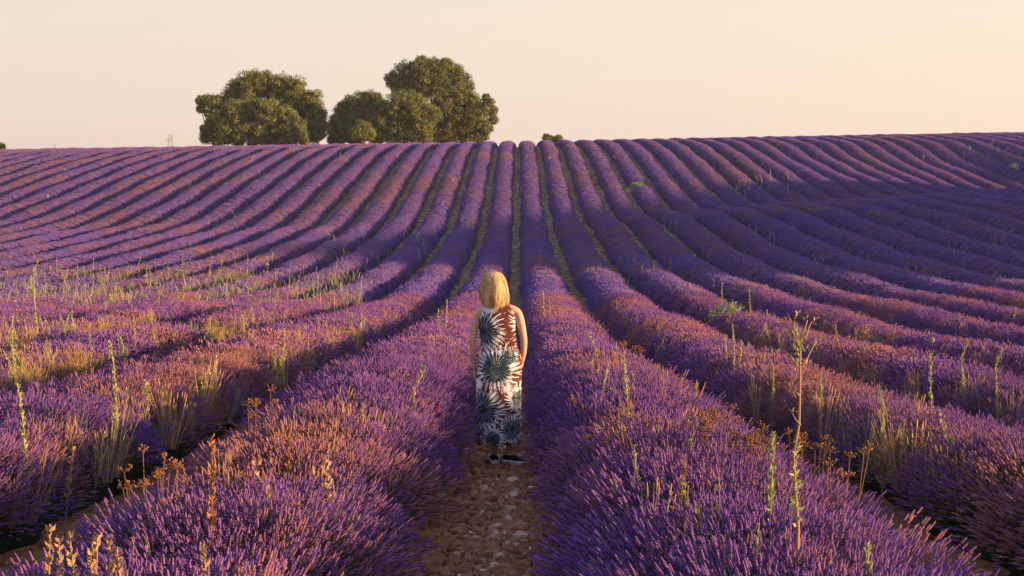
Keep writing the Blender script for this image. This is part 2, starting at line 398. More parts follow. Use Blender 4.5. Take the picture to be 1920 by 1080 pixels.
def inst_group(name, coll):
    ng = bpy.data.node_groups.new(name, 'GeometryNodeTree')
    ng.interface.new_socket('Geometry', in_out='INPUT', socket_type='NodeSocketGeometry')
    ng.interface.new_socket('Geometry', in_out='OUTPUT', socket_type='NodeSocketGeometry')
    gi = N(ng, 'NodeGroupInput'); go = N(ng, 'NodeGroupOutput')
    iop = N(ng, 'GeometryNodeInstanceOnPoints'); ci = N(ng, 'GeometryNodeCollectionInfo')
    ci.inputs['Collection'].default_value = coll; ci.inputs['Separate Children'].default_value = True
    ci.inputs['Reset Children'].default_value = True
    def attr(n_, ty):
        a = N(ng, 'GeometryNodeInputNamedAttribute', data_type=ty); a.inputs['Name'].default_value = n_; return a.outputs['Attribute']
    ng.links.new(gi.outputs[0], iop.inputs['Points']); ng.links.new(ci.outputs[0], iop.inputs['Instance'])
    iop.inputs['Pick Instance'].default_value = True
    ng.links.new(attr('pick', 'INT'), iop.inputs['Instance Index'])
    e2r = N(ng, 'FunctionNodeEulerToRotation'); ng.links.new(attr('rot', 'FLOAT_VECTOR'), e2r.inputs[0])
    ng.links.new(e2r.outputs[0], iop.inputs['Rotation']); ng.links.new(attr('scl', 'FLOAT_VECTOR'), iop.inputs['Scale'])
    ng.links.new(iop.outputs[0], go.inputs[0])
    return ng
NG = inst_group('flower_stems', tufts)
def scatter(name, P, R, Sc, K, parent, ng):
    me = bpy.data.meshes.new(name); n = len(P)
    me.vertices.add(n); me.vertices.foreach_set('co', np.asarray(P, np.float32).ravel())
    for nm, ty, dat, f in (('rot', 'FLOAT_VECTOR', R, 'vector'), ('scl', 'FLOAT_VECTOR', Sc, 'vector'), ('pick', 'INT', K, 'value')):
        a = me.attributes.new(nm, ty, 'POINT'); a.data.foreach_set(f, np.asarray(dat, np.float32 if ty != 'INT' else np.int32).ravel())
    me.update(); o = link(name, me, parent); md = o.modifiers.new('stems', 'NODES'); md.node_group = ng
    return o
def eul_from_dir(D, spin):
    """euler XYZ that turns +Z into D (n,3) after spinning about its own axis"""
    D = D / np.linalg.norm(D, axis=1, keepdims=True)
    # R = Rz(c) Ry(b) Rz(spin): convert the product to XYZ euler
    b = np.arccos(np.clip(D[:, 2], -1, 1)); c = np.arctan2(D[:, 1], D[:, 0])
    cb, sb, cc, sc, cs, ss = np.cos(b), np.sin(b), np.cos(c), np.sin(c), np.cos(spin), np.sin(spin)
    r00 = cc*cb*cs - sc*ss; r10 = sc*cb*cs + cc*ss; r20 = -sb*cs
    r21 = sb*ss; r22 = cb
    return np.stack([np.arctan2(r21, r22), -np.arcsin(np.clip(r20, -1, 1)), np.arctan2(r10, r00)], 1)

# places where a bush has died and the row is open: (row, depth, half length)
GAPS = [(4, 111, 1.6), (2, 34.5, 1.3), (-2, 22.6, .9), (-3, 23.5, 1.5), (3, 119, .6), (2, 124.5, .5)]
W0, H0 = .97, .74                # outer half width and height of a row in bloom
def size(k, y):
    """relative size of row k along depth y: single bushes grown together, thinner where one died"""
    y = np.asarray(y, float)
    s = 1 + .045*np.sin(y*2*math.pi/.85 + k*2.1 + 1.3*np.sin(y*.7+k)) + .05*np.sin(y*.53 + k*5.1) + .035*np.sin(y*.23 + k*1.7) + .03*np.sin(y*3.1 + k*4.4)*np.sin(y*.41 + k)
    for (kk, d, hw) in GAPS:
        if kk == k: s = s * (1 - .80*np.exp(-((y - d)/hw)**4))
    s = s * (1 - .03*np.clip((26 - y)/14, 0, 1)) * (1 + .05*np.sin(y*3.9 + k*1.9)*np.clip((30 - y)/14, 0, 1))
    return s
END = {}
def row_span(k):
    x = S*(k + .5)
    a = max(2.6, (abs(x) - 5.5) / .425)
    return a, 187.0
ORD = ['zeroth','first','second','third','fourth','fifth','sixth','seventh','eighth','ninth','tenth','eleventh','twelfth','thirteenth','fourteenth','fifteenth','sixteenth','seventeenth','eighteenth','nineteenth','twentieth','twenty-first','twenty-second','twenty-third','twenty-fourth','twenty-fifth','twenty-sixth','twenty-seventh','twenty-eighth','twenty-ninth','thirtieth','thirty-first','thirty-second','thirty-third']
def row_label(k):
    if k == 0: return 'lavender row just right of the woman, its near end in warm light'
    if k == -1: return 'lavender row just left of the woman, reaching the bottom of the picture'
    if k > 0: return 'purple lavender row, the %s to the right counted from the woman' % ORD[k + 1]
    return 'purple lavender row, the %s to the left counted from the woman' % ORD[-k]
def make_row(k):
    xc = S*(k + .5); a, b = row_span(k)
    ys_ = [a]
    while ys_[-1] < b: ys_.append(ys_[-1] + max(.12, min(.55, ys_[-1]*.0065)))
    ys_ = np.array(ys_); n = len(ys_); q = 15
    sz = size(k, ys_)
    ta = np.linspace(0, math.pi, q)
    near = np.clip((60 - ys_)/35, 0, 1)                # the woody core is smaller where the stems are modelled long
    w = (W0*(.84 - .16*near))*(1 - .05*np.clip((ys_ - 30)/40, 0, 1))*sz; h = (H0*(.87 - .22*near))*(1 - .10*np.clip((10.5 - ys_)/4, 0, 1))*sz
    endt = np.minimum(np.clip((ys_ - a + .05)/.5, .05, 1), np.clip((b - ys_ + .3)/1.5, .03, 1)) ** .5
    X = np.repeat(xc, n)[:, None] - np.cos(ta)[None]*(w*endt)[:, None]
    Y = np.repeat(ys_[:, None], q, 1)
    Z = H(np.repeat(xc, n), ys_)[:, None]*0 + H(X, Y) - .03 + (np.sin(ta)**.8)[None]*(h*endt)[:, None]
    jit = RS.normal(0, 1, X.shape)*.018; X += jit*np.cos(ta)[None]; Z += np.abs(jit)*np.sin(ta)[None]
    ii = (np.arange(n-1)[:, None]*q + np.arange(q-1)[None]).ravel()
    fy = np.repeat(ys_[:-1], q-1)
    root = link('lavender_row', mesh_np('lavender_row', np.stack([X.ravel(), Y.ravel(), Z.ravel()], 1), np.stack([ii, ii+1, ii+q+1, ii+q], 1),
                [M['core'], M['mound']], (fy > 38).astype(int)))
    tag(root, row_label(k), 'lavender row', 'rows of lavender running up the slope')
    # flowering stems
    P, D, Sc, K = [], [], [], []
    def band(d0, d1, dens, k0, nk, sc, base, outer):
        d0 = max(d0, a); 
        if d1 <= d0: return
        m_ = int((d1 - d0)*dens)
        y = d0 + (d1 - d0)*RS.rand(m_)
        s = size(k, y); keep = RS.rand(m_) < np.clip((s - .35)*2.5, 0, 1); y = y[keep]; s = s[keep]; m_ = len(y)
        th = np.arccos(np.clip(1 - 2*RS.rand(m_), -1, 1)) * .97 + .02
        cx, sz_ = -np.cos(th), np.sin(th)
        lean = RS.normal(0, .16, m_)
        wf = 1 - .04*np.clip((y - 30)/40, 0, 1)
        dx = cx*W0*wf*s; dz = (sz_**.85)*H0*s*(1 - .07*np.clip((26 - y)/14, 0, 1))*(1 - .10*np.clip((10.5 - y)/4, 0, 1))
        bx = dx*base; bz = dz*base
        ddx, ddz = dx - bx, dz - bz
        L = np.sqrt(ddx**2 + ddz**2)*outer*RS.uniform(.86, 1.08, m_)
        x0 = xc + bx
        P.append(np.stack([x0, y, H(xc + dx*.9, y) + bz*.95], 1))
        D.append(np.stack([ddx/np.hypot(ddx, ddz) + RS.normal(0, .10, m_), lean, ddz/np.hypot(ddx, ddz) + .16 + RS.normal(0, .08, m_)], 1))
        sc_ = L/.40
        Sc.append(np.stack([sc*RS.uniform(.85, 1.15, m_), sc*RS.uniform(.85, 1.15, m_), sc_], 1))
        K.append(k0 + RS.randint(0, nk, m_))
    band(0, 16, 175, 0, NA, 1.0, .40, .94)
    band(16, 42, 105, NA, NB, 1.15, .42, .96)
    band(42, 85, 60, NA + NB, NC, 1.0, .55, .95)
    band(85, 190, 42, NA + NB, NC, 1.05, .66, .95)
    P = np.concatenate(P); D = np.concatenate(D); Sc = np.concatenate(Sc); K = np.concatenate(K)
    o = scatter('flower_stems', P, eul_from_dir(D, RS.rand(len(P))*6.28), Sc, K, root, NG)
    tag(o, kind='stuff')
    return root
rows = {k: make_row(k) for k in range(-31, 31)}
HAZE = 0.0002
# ------------------------------------------------------------------ holm oaks on the crest
def leaf_col(t):
    ge = N(t, 'ShaderNodeNewGeometry'); n = noise_n(t, 1.4, 4, ge.outputs['Position'], .65)
    at = N(t, 'ShaderNodeAttribute'); at.attribute_name = 'tone'
    a = ramp_n(t, n.outputs[0], [(.3, (.10,.12,.038)), (.55, (.17,.18,.055)), (.75, (.26,.235,.07))])
    b = ramp_n(t, at.outputs['Fac'], [(0, (.55,.62,.60)), (1, (1.55,1.45,1.15))])
    return mix_n(t, 1, a.outputs[0], b.outputs[0], 'MULTIPLY')
M['oakleaf'] = leafy('oak_leaf', leaf_col, .12)
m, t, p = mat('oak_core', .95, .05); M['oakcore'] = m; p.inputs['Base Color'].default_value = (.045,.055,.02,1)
m, t, p = mat('oak_bark', .95, .1); M['bark'] = m
ge = N(t, 'ShaderNodeNewGeometry'); n = noise_n(t, 6, 5, ge.outputs['Position'], .7)
t.links.new(ramp_n(t, n.outputs[0], [(.3, (.05,.04,.03)), (.7, (.16,.13,.10))]).outputs[0], p.inputs['Base Color'])
def crown(lobes, d, gy, dens, seed, sparse=0.0):
    """lobes: (u, v, r) in photo pixels; gives leaf mesh arrays and core blobs in world space"""
    rs = np.random.RandomState(seed); k = d/F
    sub = []; cores = []
    for (u, v, r_) in lobes:
        c = np.array([CX + (u - VPX)*k, d + rs.uniform(-.25, .25)*r_*k + gy, -(v - HOR)*k]); R = r_*k
        cores.append((c, R*(.60 - .22*sparse)))
        m_ = int(18 + 30*R)
        for _ in range(m_):
            w = rs.normal(size=3); w /= np.linalg.norm(w)
            sr = rs.uniform(.34, .72)*(.75 + .12*R)
            rr = rs.uniform(.66, 1.06)
            sub.append((c + w*max(R - sr*.5, .3)*rr, sr))
    V, Fc, T = [], [], []
    b = 0
    for (c, sr) in sub:
        m_ = int(dens*1.5*sr*sr)
        w = rs.normal(size=(m_, 3)); w /= np.linalg.norm(w, axis=1, keepdims=True)
        P = c + w*(sr*rs.uniform(.55, 1.12, (m_, 1)))*np.array([1, 1, .85])
        nrm = w + rs.normal(0, .40, (m_, 3)); nrm /= np.linalg.norm(nrm, axis=1, keepdims=True)
        a = np.cross(nrm, rs.normal(size=(m_, 3))); a /= np.linalg.norm(a, axis=1, keepdims=True); c2 = np.cross(nrm, a)
        s = rs.uniform(.07, .15, (m_, 1))
        q = np.stack([P - a*s, P - c2*s*.55, P + a*s, P + c2*s*.55], 1).reshape(-1, 3)
        V.append(q); Fc.append(np.arange(m_*4).reshape(-1, 4) + b); b += m_*4
        T.append(np.full(m_*4, rs.uniform(0, 1)))
    return np.concatenate(V), np.concatenate(Fc), np.concatenate(T), cores
def oak(lobes, d, label, gy=0, dens=150, seed=1, trunk_u=None, sparse=0.0, name='holm_oak', cat='tree', group='holm oaks on the crest'):
    V, Fc, T, cores = crown(lobes, d, gy, dens, seed, sparse)
    u0 = trunk_u or sum(l[0] for l in lobes)/len(lobes)
    x0 = CX + (u0 - VPX)*d/F; z0 = h1(x0, d + gy)
    root = bpy.data.objects.new(name, None); C.objects.link(root); root.location = (x0, d + gy, z0); root.empty_display_size = .5
    tag(root, label, cat, group)
    off = np.array([x0, d + gy, z0])
    cb = MB()
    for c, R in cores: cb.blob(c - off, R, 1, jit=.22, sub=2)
    nv = len(V)
    me = bpy.data.meshes.new('crown')
    me = mesh_np('crown', V - off, Fc, [M['oakleaf']], smooth=False)
    at = me.attributes.new('tone', 'FLOAT', 'POINT'); at.data.foreach_set('value', T.astype(np.float32))
    cr = link('crown', me, root); cr['kind'] = 'stuff'
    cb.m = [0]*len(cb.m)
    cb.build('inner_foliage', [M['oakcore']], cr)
    tb = MB()
    hgt = max(.8, float(np.mean([c[2] for c, _ in cores])) - z0)
    tb.tube([(0,0,-.4), (.1,0,hgt*.25), (-.1,.1,hgt*.55)], [.34, .27, .20], 9)
    for c, R in cores[:7]:
        tip = Vector(c - off); tb.tube([(-.1,.1,hgt*.4), tip*.55 + Vector((0,0,.3)), tip], [.16, .10, .04], 6)
    tb.build('trunk', [M['bark']], root)
    return root
oak([(468,168,34),(440,182,24),(415,196,14),(500,160,26),(528,165,30),(560,172,28),(585,190,26),(598,215,20),(560,205,34),(520,200,36),(470,205,36),(590,235,22),(600,250,14),(540,235,34),(455,165,20),(480,150,18),(440,256,14),(520,258,14),(575,262,10),(606,236,14),(500,262,12),(592,258,13),(580,250,16)],
    186, 'broad holm oak with the highest crown of the left hand pair', 0, 120, 1, 520)
oak([(448,215,26),(478,205,22),(505,212,28),(540,222,26),(562,236,18),(430,240,20),(460,248,24),(500,248,28),(540,250,22),(420,222,14),(565,255,14),(430,262,11),(450,266,12),(475,268,11),(500,270,10),(525,270,10),(550,268,11),(572,266,9),(438,205,18)],
    180, 'low rounded holm oak standing in front of the broad left one', 0, 130, 2, 495)
oak([(396,192,16),(380,190,11),(377,205,8),(408,190,12),(392,214,9),(385,258,12),(400,250,16),(412,262,12),(400,236,10),(415,240,9),(404,222,13),(394,232,10),(385,244,10)],
    184, 'thin ragged holm oak at the far left of the tree group', 1, 120, 3, 400, .6)
oak([(672,200,30),(648,210,26),(700,192,24),(630,232,20),(655,235,28),(690,225,28),(625,250,14),(716,215,20),(650,258,12),(672,262,12),(700,258,14),(620,262,8),(636,262,10)],
    186, 'dark round topped holm oak left of the middle behind a small bush', 2, 130, 4, 665)
oak([(752,198,30),(728,210,26),(780,205,28),(715,235,20),(748,235,34),(785,238,30),(808,215,22),(770,188,20),(720,252,14),(800,255,16),(712,262,9),(735,264,10),(757,266,10),(780,264,10),(800,266,9)],
    181, 'full holm oak in the middle of the right hand clump', 0, 130, 5, 760)
oak([(762,142,32),(788,130,24),(812,134,26),(842,138,26),(862,152,24),(736,150,18),(748,160,20),(800,155,34),(818,128,22),(825,146,24),(790,118,14),(835,122,14),(840,165,30),(876,165,14),(780,170,30)],
    192, 'tallest holm oak whose dome rises behind the right hand clump', 3, 120, 6, 800)
oak([(838,190,26),(862,182,22),(885,190,18),(820,205,20),(860,215,32),(895,222,24),(845,245,26),(880,245,28),(910,240,16),(918,195,10),(924,210,10),(926,226,9),(912,185,8),(905,205,16),(908,256,10),(812,244,18),(812,258,14),(812,222,16),(830,262,11),(850,266,10),(875,266,10),(897,264,10),(816,232,16)],
    184, 'sunlit holm oak at the right end of the tree clump', 0, 120, 7, 865)
oak([(680,244,18),(668,252,14),(693,252,13),(682,256,14)], 176, 'small round bush in front of the gap between the two tree clumps', 0, 190, 8, 680, 0, 'round_bush', 'bush', 'bushes along the crest')
oak([(1024,259,4),(1031,262,4),(1046,261,5),(1036,264,3)], 188, 'tiny dark shrub peeping over the crest right of the trees', 0, 260, 9, 1036, 0, 'crest_shrub', 'bush', 'bushes along the crest')
oak([(-3,276,8),(4,279,5),(7,275,3)], 200, 'dark tree top just entering the picture at the left edge', 0, 200, 10, 0, 0, 'distant_tree', 'tree', 'trees beyond the field')
# lattice pylon far behind the crest, only its top shows
def pylon(u, vt, d, label):
    x = CX + (u - VPX)*d/F; z1 = (HOR - vt)*d/F; z0 = h1(x, d); b = MB(); Hh = z1 - z0
    root = bpy.data.objects.new('power_pylon', None); C.objects.link(root); root.location = (x, d, z0); tag(root, label, 'pylon', 'power pylons on the horizon')
    wb, wt = Hh*.09, Hh*.012
    for sx_ in (-1, 1):
        for sy_ in (-1, 1): b.tube([(sx_*wb, sy_*wb, 0), (sx_*wt, sy_*wt, Hh)], .16, 4)
    for i in range(12):
        a, c = i/12, (i+1)/12
        wa, wc = wb + (wt-wb)*a, wb + (wt-wb)*c
        b.tube([(-wa,-wa,Hh*a), (wc,-wc,Hh*c)], .09, 3); b.tube([(wa,-wa,Hh*a), (-wc,-wc,Hh*c)], .09, 3)
        b.tube([(-wa,wa,Hh*a), (wc,wc,Hh*c)], .09, 3)
    b.build('tower', [M['steel']], root)
    c = MB()
    for q, w in ((.80, .10), (.88, .075), (.95, .05)): c.tube([(-Hh*w,0,Hh*q), (0,0,Hh*(q+.012)), (Hh*w,0,Hh*q)], .13, 4)
    c.build('cross_arm', [M['steel']], root)
m, t, p = mat('steel', .6, .4); M['steel'] = m; p.inputs['Base Color'].default_value = (.42,.40,.40,1)
pylon(323, 253, 620, 'grey lattice power pylon showing over the crest left of the trees')
pylon(105, 271, 900, 'faint power pylon on the horizon near the left edge')

# thin evening haze that pales the far slope
hb = MB(); hx0, hx1, hy0, hy1, hz0, hz1 = -4700, 4700, -90, 6200, -262, 17.0
for z_ in (hz0, hz1): hb.v += [(hx0,hy0,z_),(hx1,hy0,z_),(hx1,hy1,z_),(hx0,hy1,z_)]
hb.f = [(3,2,1,0),(4,5,6,7),(0,1,5,4),(1,2,6,5),(2,3,7,6),(3,0,4,7)]; hb.m = [0]*6
m = bpy.data.materials.new('haze'); m.use_nodes = True; t = m.node_tree; t.nodes.clear()
out = N(t, 'ShaderNodeOutputMaterial'); pv = N(t, 'ShaderNodeVolumePrincipled'); pv.inputs['Color'].default_value = (.92,.88,.84,1)
pv.inputs['Density'].default_value = HAZE; pv.inputs['Anisotropy'].default_value = .2; t.links.new(pv.outputs[0], out.inputs['Volume'])
tag(hb.build('haze', [m], None, False), 'thin evening haze over the whole field', kind='stuff')
# ------------------------------------------------------------------ the woman
WX, WD = -.028, 10.9
woman = bpy.data.objects.new('person', None); C.objects.link(woman); woman.location = (WX, WD, h1(WX, WD) + .016)
tag(woman, 'woman seen from behind in a long sleeveless tie-dye dress, standing on the path', 'person')
m, t, p = mat('skin', .5, .35); M['skin'] = m
tc_ = N(t, 'ShaderNodeTexCoord'); n = noise_n(t, 18, 3, tc_.outputs['Object'], .6)
t.links.new(ramp_n(t, n.outputs[0], [(.3, (.54,.30,.19)), (.7, (.64,.38,.25))]).outputs[0], p.inputs['Base Color'])
p.inputs['Subsurface Weight'].default_value = .12; p.inputs['Subsurface Radius'].default_value = (.012,.005,.003); p.inputs['Subsurface Scale'].default_value = 1
def skin_mesh(joints, bones, sub=2):
    """joints: name -> (pos, radius); one surface grown by the skin modifier"""
    names = list(joints); me = bpy.data.meshes.new('skeleton')
    me.from_pydata([joints[k][0] for k in names], [(names.index(a), names.index(b)) for a, b in bones], [])
    o = bpy.data.objects.new('skeleton', me); C.objects.link(o)
    md = o.modifiers.new('s', 'SKIN'); md.use_smooth_shade = True
    for i, k in enumerate(names):
        r_ = joints[k][1]; v = me.skin_vertices[0].data[i]
        v.radius = r_ if hasattr(r_, '__len__') else (r_, r_); v.use_root = (i == 0)
    sb = o.modifiers.new('u', 'SUBSURF'); sb.levels = sub
    dg = bpy.context.evaluated_depsgraph_get(); ev = o.evaluated_get(dg)
    out = bpy.data.meshes.new_from_object(ev, depsgraph=dg)
    bpy.data.objects.remove(o)
    return out
J = {'pelvis': ((0,0,.93), (.115,.10)), 'waist': ((0,0,1.06), (.10,.085)), 'chest': ((0,0,1.24), (.115,.09)), 'nb': ((-.02,-.005,1.385), (.055,.05)),
     'neck': ((-.035,.005,1.45), (.045,.048)), 'jaw': ((-.042,.03,1.52), (.062,.075)), 'skull': ((-.045,.012,1.59), (.070,.084)), 'top': ((-.045,.005,1.635), (.05,.06)),
     'cl': ((-.10,-.005,1.345), .055), 'cr': ((.095,-.005,1.345), .055)}
B = [('pelvis','waist'),('waist','chest'),('chest','nb'),('nb','neck'),('neck','jaw'),('jaw','skull'),('skull','top'),('chest','cl'),('chest','cr')]
arms = {'l': [(-.178,-.005,1.312,.044), (-.205,-.016,1.19,.039), (-.226,-.022,1.06,.032), (-.228,.004,.95,.029), (-.216,.035,.85,.0205), (-.209,.045,.812,.025)],
        'r': [(.160,-.005,1.330,.045), (.192,-.018,1.21,.040), (.216,-.030,1.075,.034), (.212,-.002,.965,.030), (.192,.028,.865,.021), (.185,.036,.825,.026)]}
for s_, A_ in arms.items():
    prev = 'c' + s_
    for i, (x, y, z, r_) in enumerate(A_):
        k = 'a%s%d' % (s_, i); J[k] = ((x, y, z), (r_*.82, r_) if i == 5 else r_); B.append((prev, k)); prev = k
for s_, hx, kx, ax, ay in (('l', -.088, -.065, -.035, 0), ('r', .088, .088, .088, .0)):
    pts = [(hx, 0, .86, .085), (hx*.98, .005, .68, .072), (kx, .01, .47, .050), (kx*.98+.002, -.008, .34, .050), (ax, -.002+ay, .16, .030), (ax, ay, .085, .030)]
    prev = 'pelvis'
    for i, (x, y, z, r_) in enumerate(pts):
        k = 'g%s%d' % (s_, i); J[k] = ((x, y, z), r_); B.append((prev, k)); prev = k
bm = bmesh.new()
bm.from_mesh(skin_mesh(J, B))
# hands: palm and five separate bent fingers each
for s_, sg in (('l', -1), ('r', 1)):
    wx, wy, wz = arms[s_][5][:3]
    for fi, (oy, ln) in enumerate(((.024, .060), (.009, .070), (-.007, .066), (-.021, .052))):
        base = (wx + sg*.001, wy + oy*.8, wz - .005)
        k1 = (wx + sg*.002, wy + oy, wz - .045); k2 = (wx - sg*.004, wy + oy*1.05 + .002, wz - .045 - ln*.5); k3 = (wx - sg*.016, wy + oy*1.0 + .004, wz - .045 - ln)
        bm.from_mesh(skin_mesh({'a': (base, .0115), 'b': (k1, .0105), 'c': (k2, .0088), 'd': (k3, .0072)}, [('a','b'),('b','c'),('c','d')], 2))
    bm.from_mesh(skin_mesh({'a': ((wx, wy + .012, wz + .015), .012), 'b': ((wx - sg*.010, wy + .034, wz - .012), .0115), 'c': ((wx - sg*.016, wy + .044, wz - .040), .0092), 'd': ((wx - sg*.020, wy + .042, wz - .060), .0075)}, [('a','b'),('b','c'),('c','d')], 2))
# face: nose, brow, lips and ears grown into the head
def ell(c, s_):
    m4 = Matrix.Translation(c) @ Matrix.Diagonal((s_[0], s_[1], s_[2], 1))
    bmesh.ops.create_icosphere(bm, subdivisions=3, radius=1, matrix=m4)
hx = -.045
for c, s_ in (((hx,.088,1.552),(.012,.022,.022)), ((hx,.082,1.572),(.009,.014,.028)), ((hx,.080,1.522),(.024,.012,.007)), ((hx,.078,1.512),(.021,.012,.007)),
              ((hx,.070,1.489),(.024,.020,.018)), ((hx,.066,1.600),(.052,.020,.012)), ((hx-.068,.008,1.557),(.008,.018,.030)), ((hx+.068,.008,1.557),(.008,.018,.030)),
              ((hx-.038,.062,1.545),(.022,.022,.022)), ((hx+.038,.062,1.545),(.022,.022,.022))): ell(c, s_)
bmesh.ops.holes_fill(bm, edges=[e for e in bm.edges if e.is_boundary], sides=0)
bmesh.ops.recalc_face_normals(bm, faces=bm.faces)
me = bpy.data.meshes.new('body'); bm.to_mesh(me); bm.free()
tmp = bpy.data.objects.new('tmp', me); C.objects.link(tmp)
rm = tmp.modifiers.new('r', 'REMESH'); rm.mode = 'VOXEL'; rm.voxel_size = .0042; rm.use_smooth_shade = True
sm = tmp.modifiers.new('s', 'SMOOTH'); sm.iterations = 2; sm.factor = .5
dg = bpy.context.evaluated_depsgraph_get()
me2 = bpy.data.meshes.new_from_object(tmp.evaluated_get(dg), depsgraph=dg); bpy.data.objects.remove(tmp)
me2.materials.clear(); me2.materials.append(M['skin']); me2.name = 'body'
link('body', me2, woman)
m, t, p = mat('eye_white', .2, .5); p.inputs['Base Color'].default_value = (.75,.72,.68,1); M['eye'] = m
m, t, p = mat('iris', .2, .5); p.inputs['Base Color'].default_value = (.05,.07,.08,1); M['iris'] = m
for q in (-1, 1):
    b = MB(); b.blob((hx + q*.030, .079, 1.565), .0115, 0, 0, sub=2); b.blob((hx + q*.030, .0865, 1.565), .0055, 1, 0, sub=2)
    b.build('eye', [M['eye'], M['iris']], woman)

# dress: one fine cloth surface, dyed in bursts
prof = [(.185,.198,.150,-.004),(.25,.197,.150,-.004),(.42,.195,.150,-.002),(.60,.193,.148,.0),(.75,.192,.142,.0),(.86,.189,.138,.0),(.93,.183,.134,.0),(.985,.170,.122,.0),(1.02,.160,.112,.0),(1.06,.158,.110,-.001),
        (1.14,.158,.113,-.002),(1.22,.162,.118,-.003),(1.28,.160,.112,-.004),(1.33,.150,.098,-.006),(1.365,.140,.082,-.008),(1.388,.112,.066,-.013),(1.405,.080,.056,-.018),(1.415,.066,.052,-.02)]
pz = np.array([a[0] for a in prof])
nz, na = 330, 260
zz = np.linspace(.185, 1.415, nz); th = np.linspace(0, 2*math.pi, na, endpoint=False)
ww = np.interp(zz, pz, [a[1] for a in prof]); dd = np.interp(zz, pz, [a[2] for a in prof]); cc = np.interp(zz, pz, [a[3] for a in prof])
TH, ZZ = np.meshgrid(th, zz)
ex = .86
cx_, sy_ = np.cos(TH), np.sin(TH)
fold = np.clip((.95 - ZZ)/.75, 0, 1)
fr = 1 + fold*(.030*np.sin(TH*6 + 2.2*ZZ + .6) + .026*np.sin(TH*11 - 3*ZZ) + .010*np.sin(TH*17 + 5*ZZ))
cr_ = np.exp(-((ZZ - 1.03)/.07)**2)
fr = fr + cr_*.016*np.sin(TH*23 + 9*np.sin(ZZ*40)) + .008*np.sin(TH*5 + ZZ*31)*np.exp(-((ZZ - 1.12)/.1)**2) + .012*np.sin(TH*3 + ZZ*22 + 1)*np.clip((1.3-ZZ)*4, 0, 1)*.6
# buttocks and the hollow of the back
back = np.clip(-sy_, 0, 1)
dmod = 1 + back*(.16*np.exp(-((ZZ - .88)/.09)**2)*np.exp(-((np.abs(cx_) - .42)/.35)**2) - .10*np.exp(-((ZZ - 1.08)/.09)**2))
sway = .012*np.exp(-((ZZ - .90)/.16)**2) - .010*np.exp(-((ZZ - 1.22)/.12)**2)
X = cc[:, None] + sway + np.sign(cx_)*np.abs(cx_)**ex*ww[:, None]*fr; Y = np.sign(sy_)*np.abs(sy_)**ex*dd[:, None]*fr*dmod
Zc = ZZ + .0*X
Zc = Zc + np.clip((ZZ-1.3)/.1, 0, 1)*(-.018*np.abs(cx_)*np.clip((1.40-ZZ)/.03, 0, 1)) - np.clip(-sy_, 0, 1)*.012*np.clip((ZZ-1.38)/.03, 0, 1)
Zc[0] += .006*np.sin(th*6 + 1) + .004*np.sin(th*13)
ii = (np.arange(nz-1)[:, None]*na + np.arange(na)[None]); jj = (np.arange(nz-1)[:, None]*na + (np.arange(na)[None] + 1) % na)
Fq = np.stack([ii.ravel(), jj.ravel(), (jj + na).ravel(), (ii + na).ravel()], 1)
# dye: bursts in cloth coordinates; s runs round the body from the middle of the back
def cvt(a, b): return (a/2.571 + 800 - 935)/220, (877 - (b/2.571 + 480))/220
bursts = []
for (a, b, r1, r2) in ((272,365,72,106),(398,487,36,46),(338,540,76,112),(268,742,80,112),(450,690,42,72),(414,838,52,72),(318,885,40,66),(505,330,20,100),(235,470,3,38),(300,235,3,50),(245,620,3,30),(385,640,2,22)):
    x_, z_ = cvt(a, b); bursts.append((x_, z_, r1*.00177, r2*.00177))
rb = random.Random(5)
front = [(x_ + .5 + rb.uniform(-.05,.05), z_ + rb.uniform(-.05,.05), a, b) for (x_, z_, a, b) in bursts] 
Sx = np.where(sy_ <= 0, X, np.sign(X)*(.36 - np.abs(X)))      # unrolls the sides onto the front
Sx = np.where((sy_ > 0) & (X < 0), Sx + .72, Sx)
best = np.full(X.shape, 9.0); ang = np.zeros_like(best); r1r = np.zeros_like(best); ids = np.zeros(best.shape, int)
for bi, (bx, bz, r1, r2) in enumerate(bursts + front):
    q = np.hypot(Sx - bx, (ZZ - bz))
    f = q/r2
    hit = f < best
    best = np.where(hit, f, best); ang = np.where(hit, np.arctan2(ZZ - bz, Sx - bx), ang); r1r = np.where(hit, r1/r2, r1r); ids = np.where(hit, bi, ids)
def n1(a, f, o):      # smooth periodic noise over the angle
    return (np.sin(a*f + o) + .7*np.sin(a*(f*2 - 3) + o*2.3) + .6*np.sin(a*(f*3 + 1) - o) + .4*np.sin(a*(f*4 + 3) + o*3.1))/1.7
o_ = ids*1.7 + 1
st1 = n1(ang + .10*best, 23, o_); st2 = n1(ang + .06*np.sin(best*5 + o_), 27, o_ + 3); st3 = n1(ang + best*.25, 25, o_ + 5)
teal = np.array([.010,.030,.044]); teal2 = np.array([.045,.095,.115]); white = np.array([.84,.82,.79]); rust = np.array([.105,.028,.018]); rust2 = np.array([.09,.020,.013])
in1 = np.clip((r1r*(1 + .18*st1 + .10*n1(ang, 5, o_)) - best)/.04, 0, 1)
inw = np.clip((.80 + .30*st2 + .10*n1(ang, 6, o_ + 2) - best)/.04, 0, 1)
core_ = np.clip((st3 - .52)/.25, 0, 1)*np.clip((best - .08)*6, 0, 1)
mott = np.clip(n1(ang, 9, o_ + 9)*.5 + .4*np.sin(best*38 + o_) , 0, 1)
tealc = teal + (teal2 - teal)*mott[..., None]
rc = rust + (rust2 - rust)*np.clip(np.sin(Sx*31 + ZZ*23), 0, 1)[..., None]
wst = np.clip((st1*.6 + st3*.6 - .72)/.2, 0, 1)*np.clip((1.5 - best)*1.5, 0, 1)
col = rc + (white - rc)*wst[..., None]
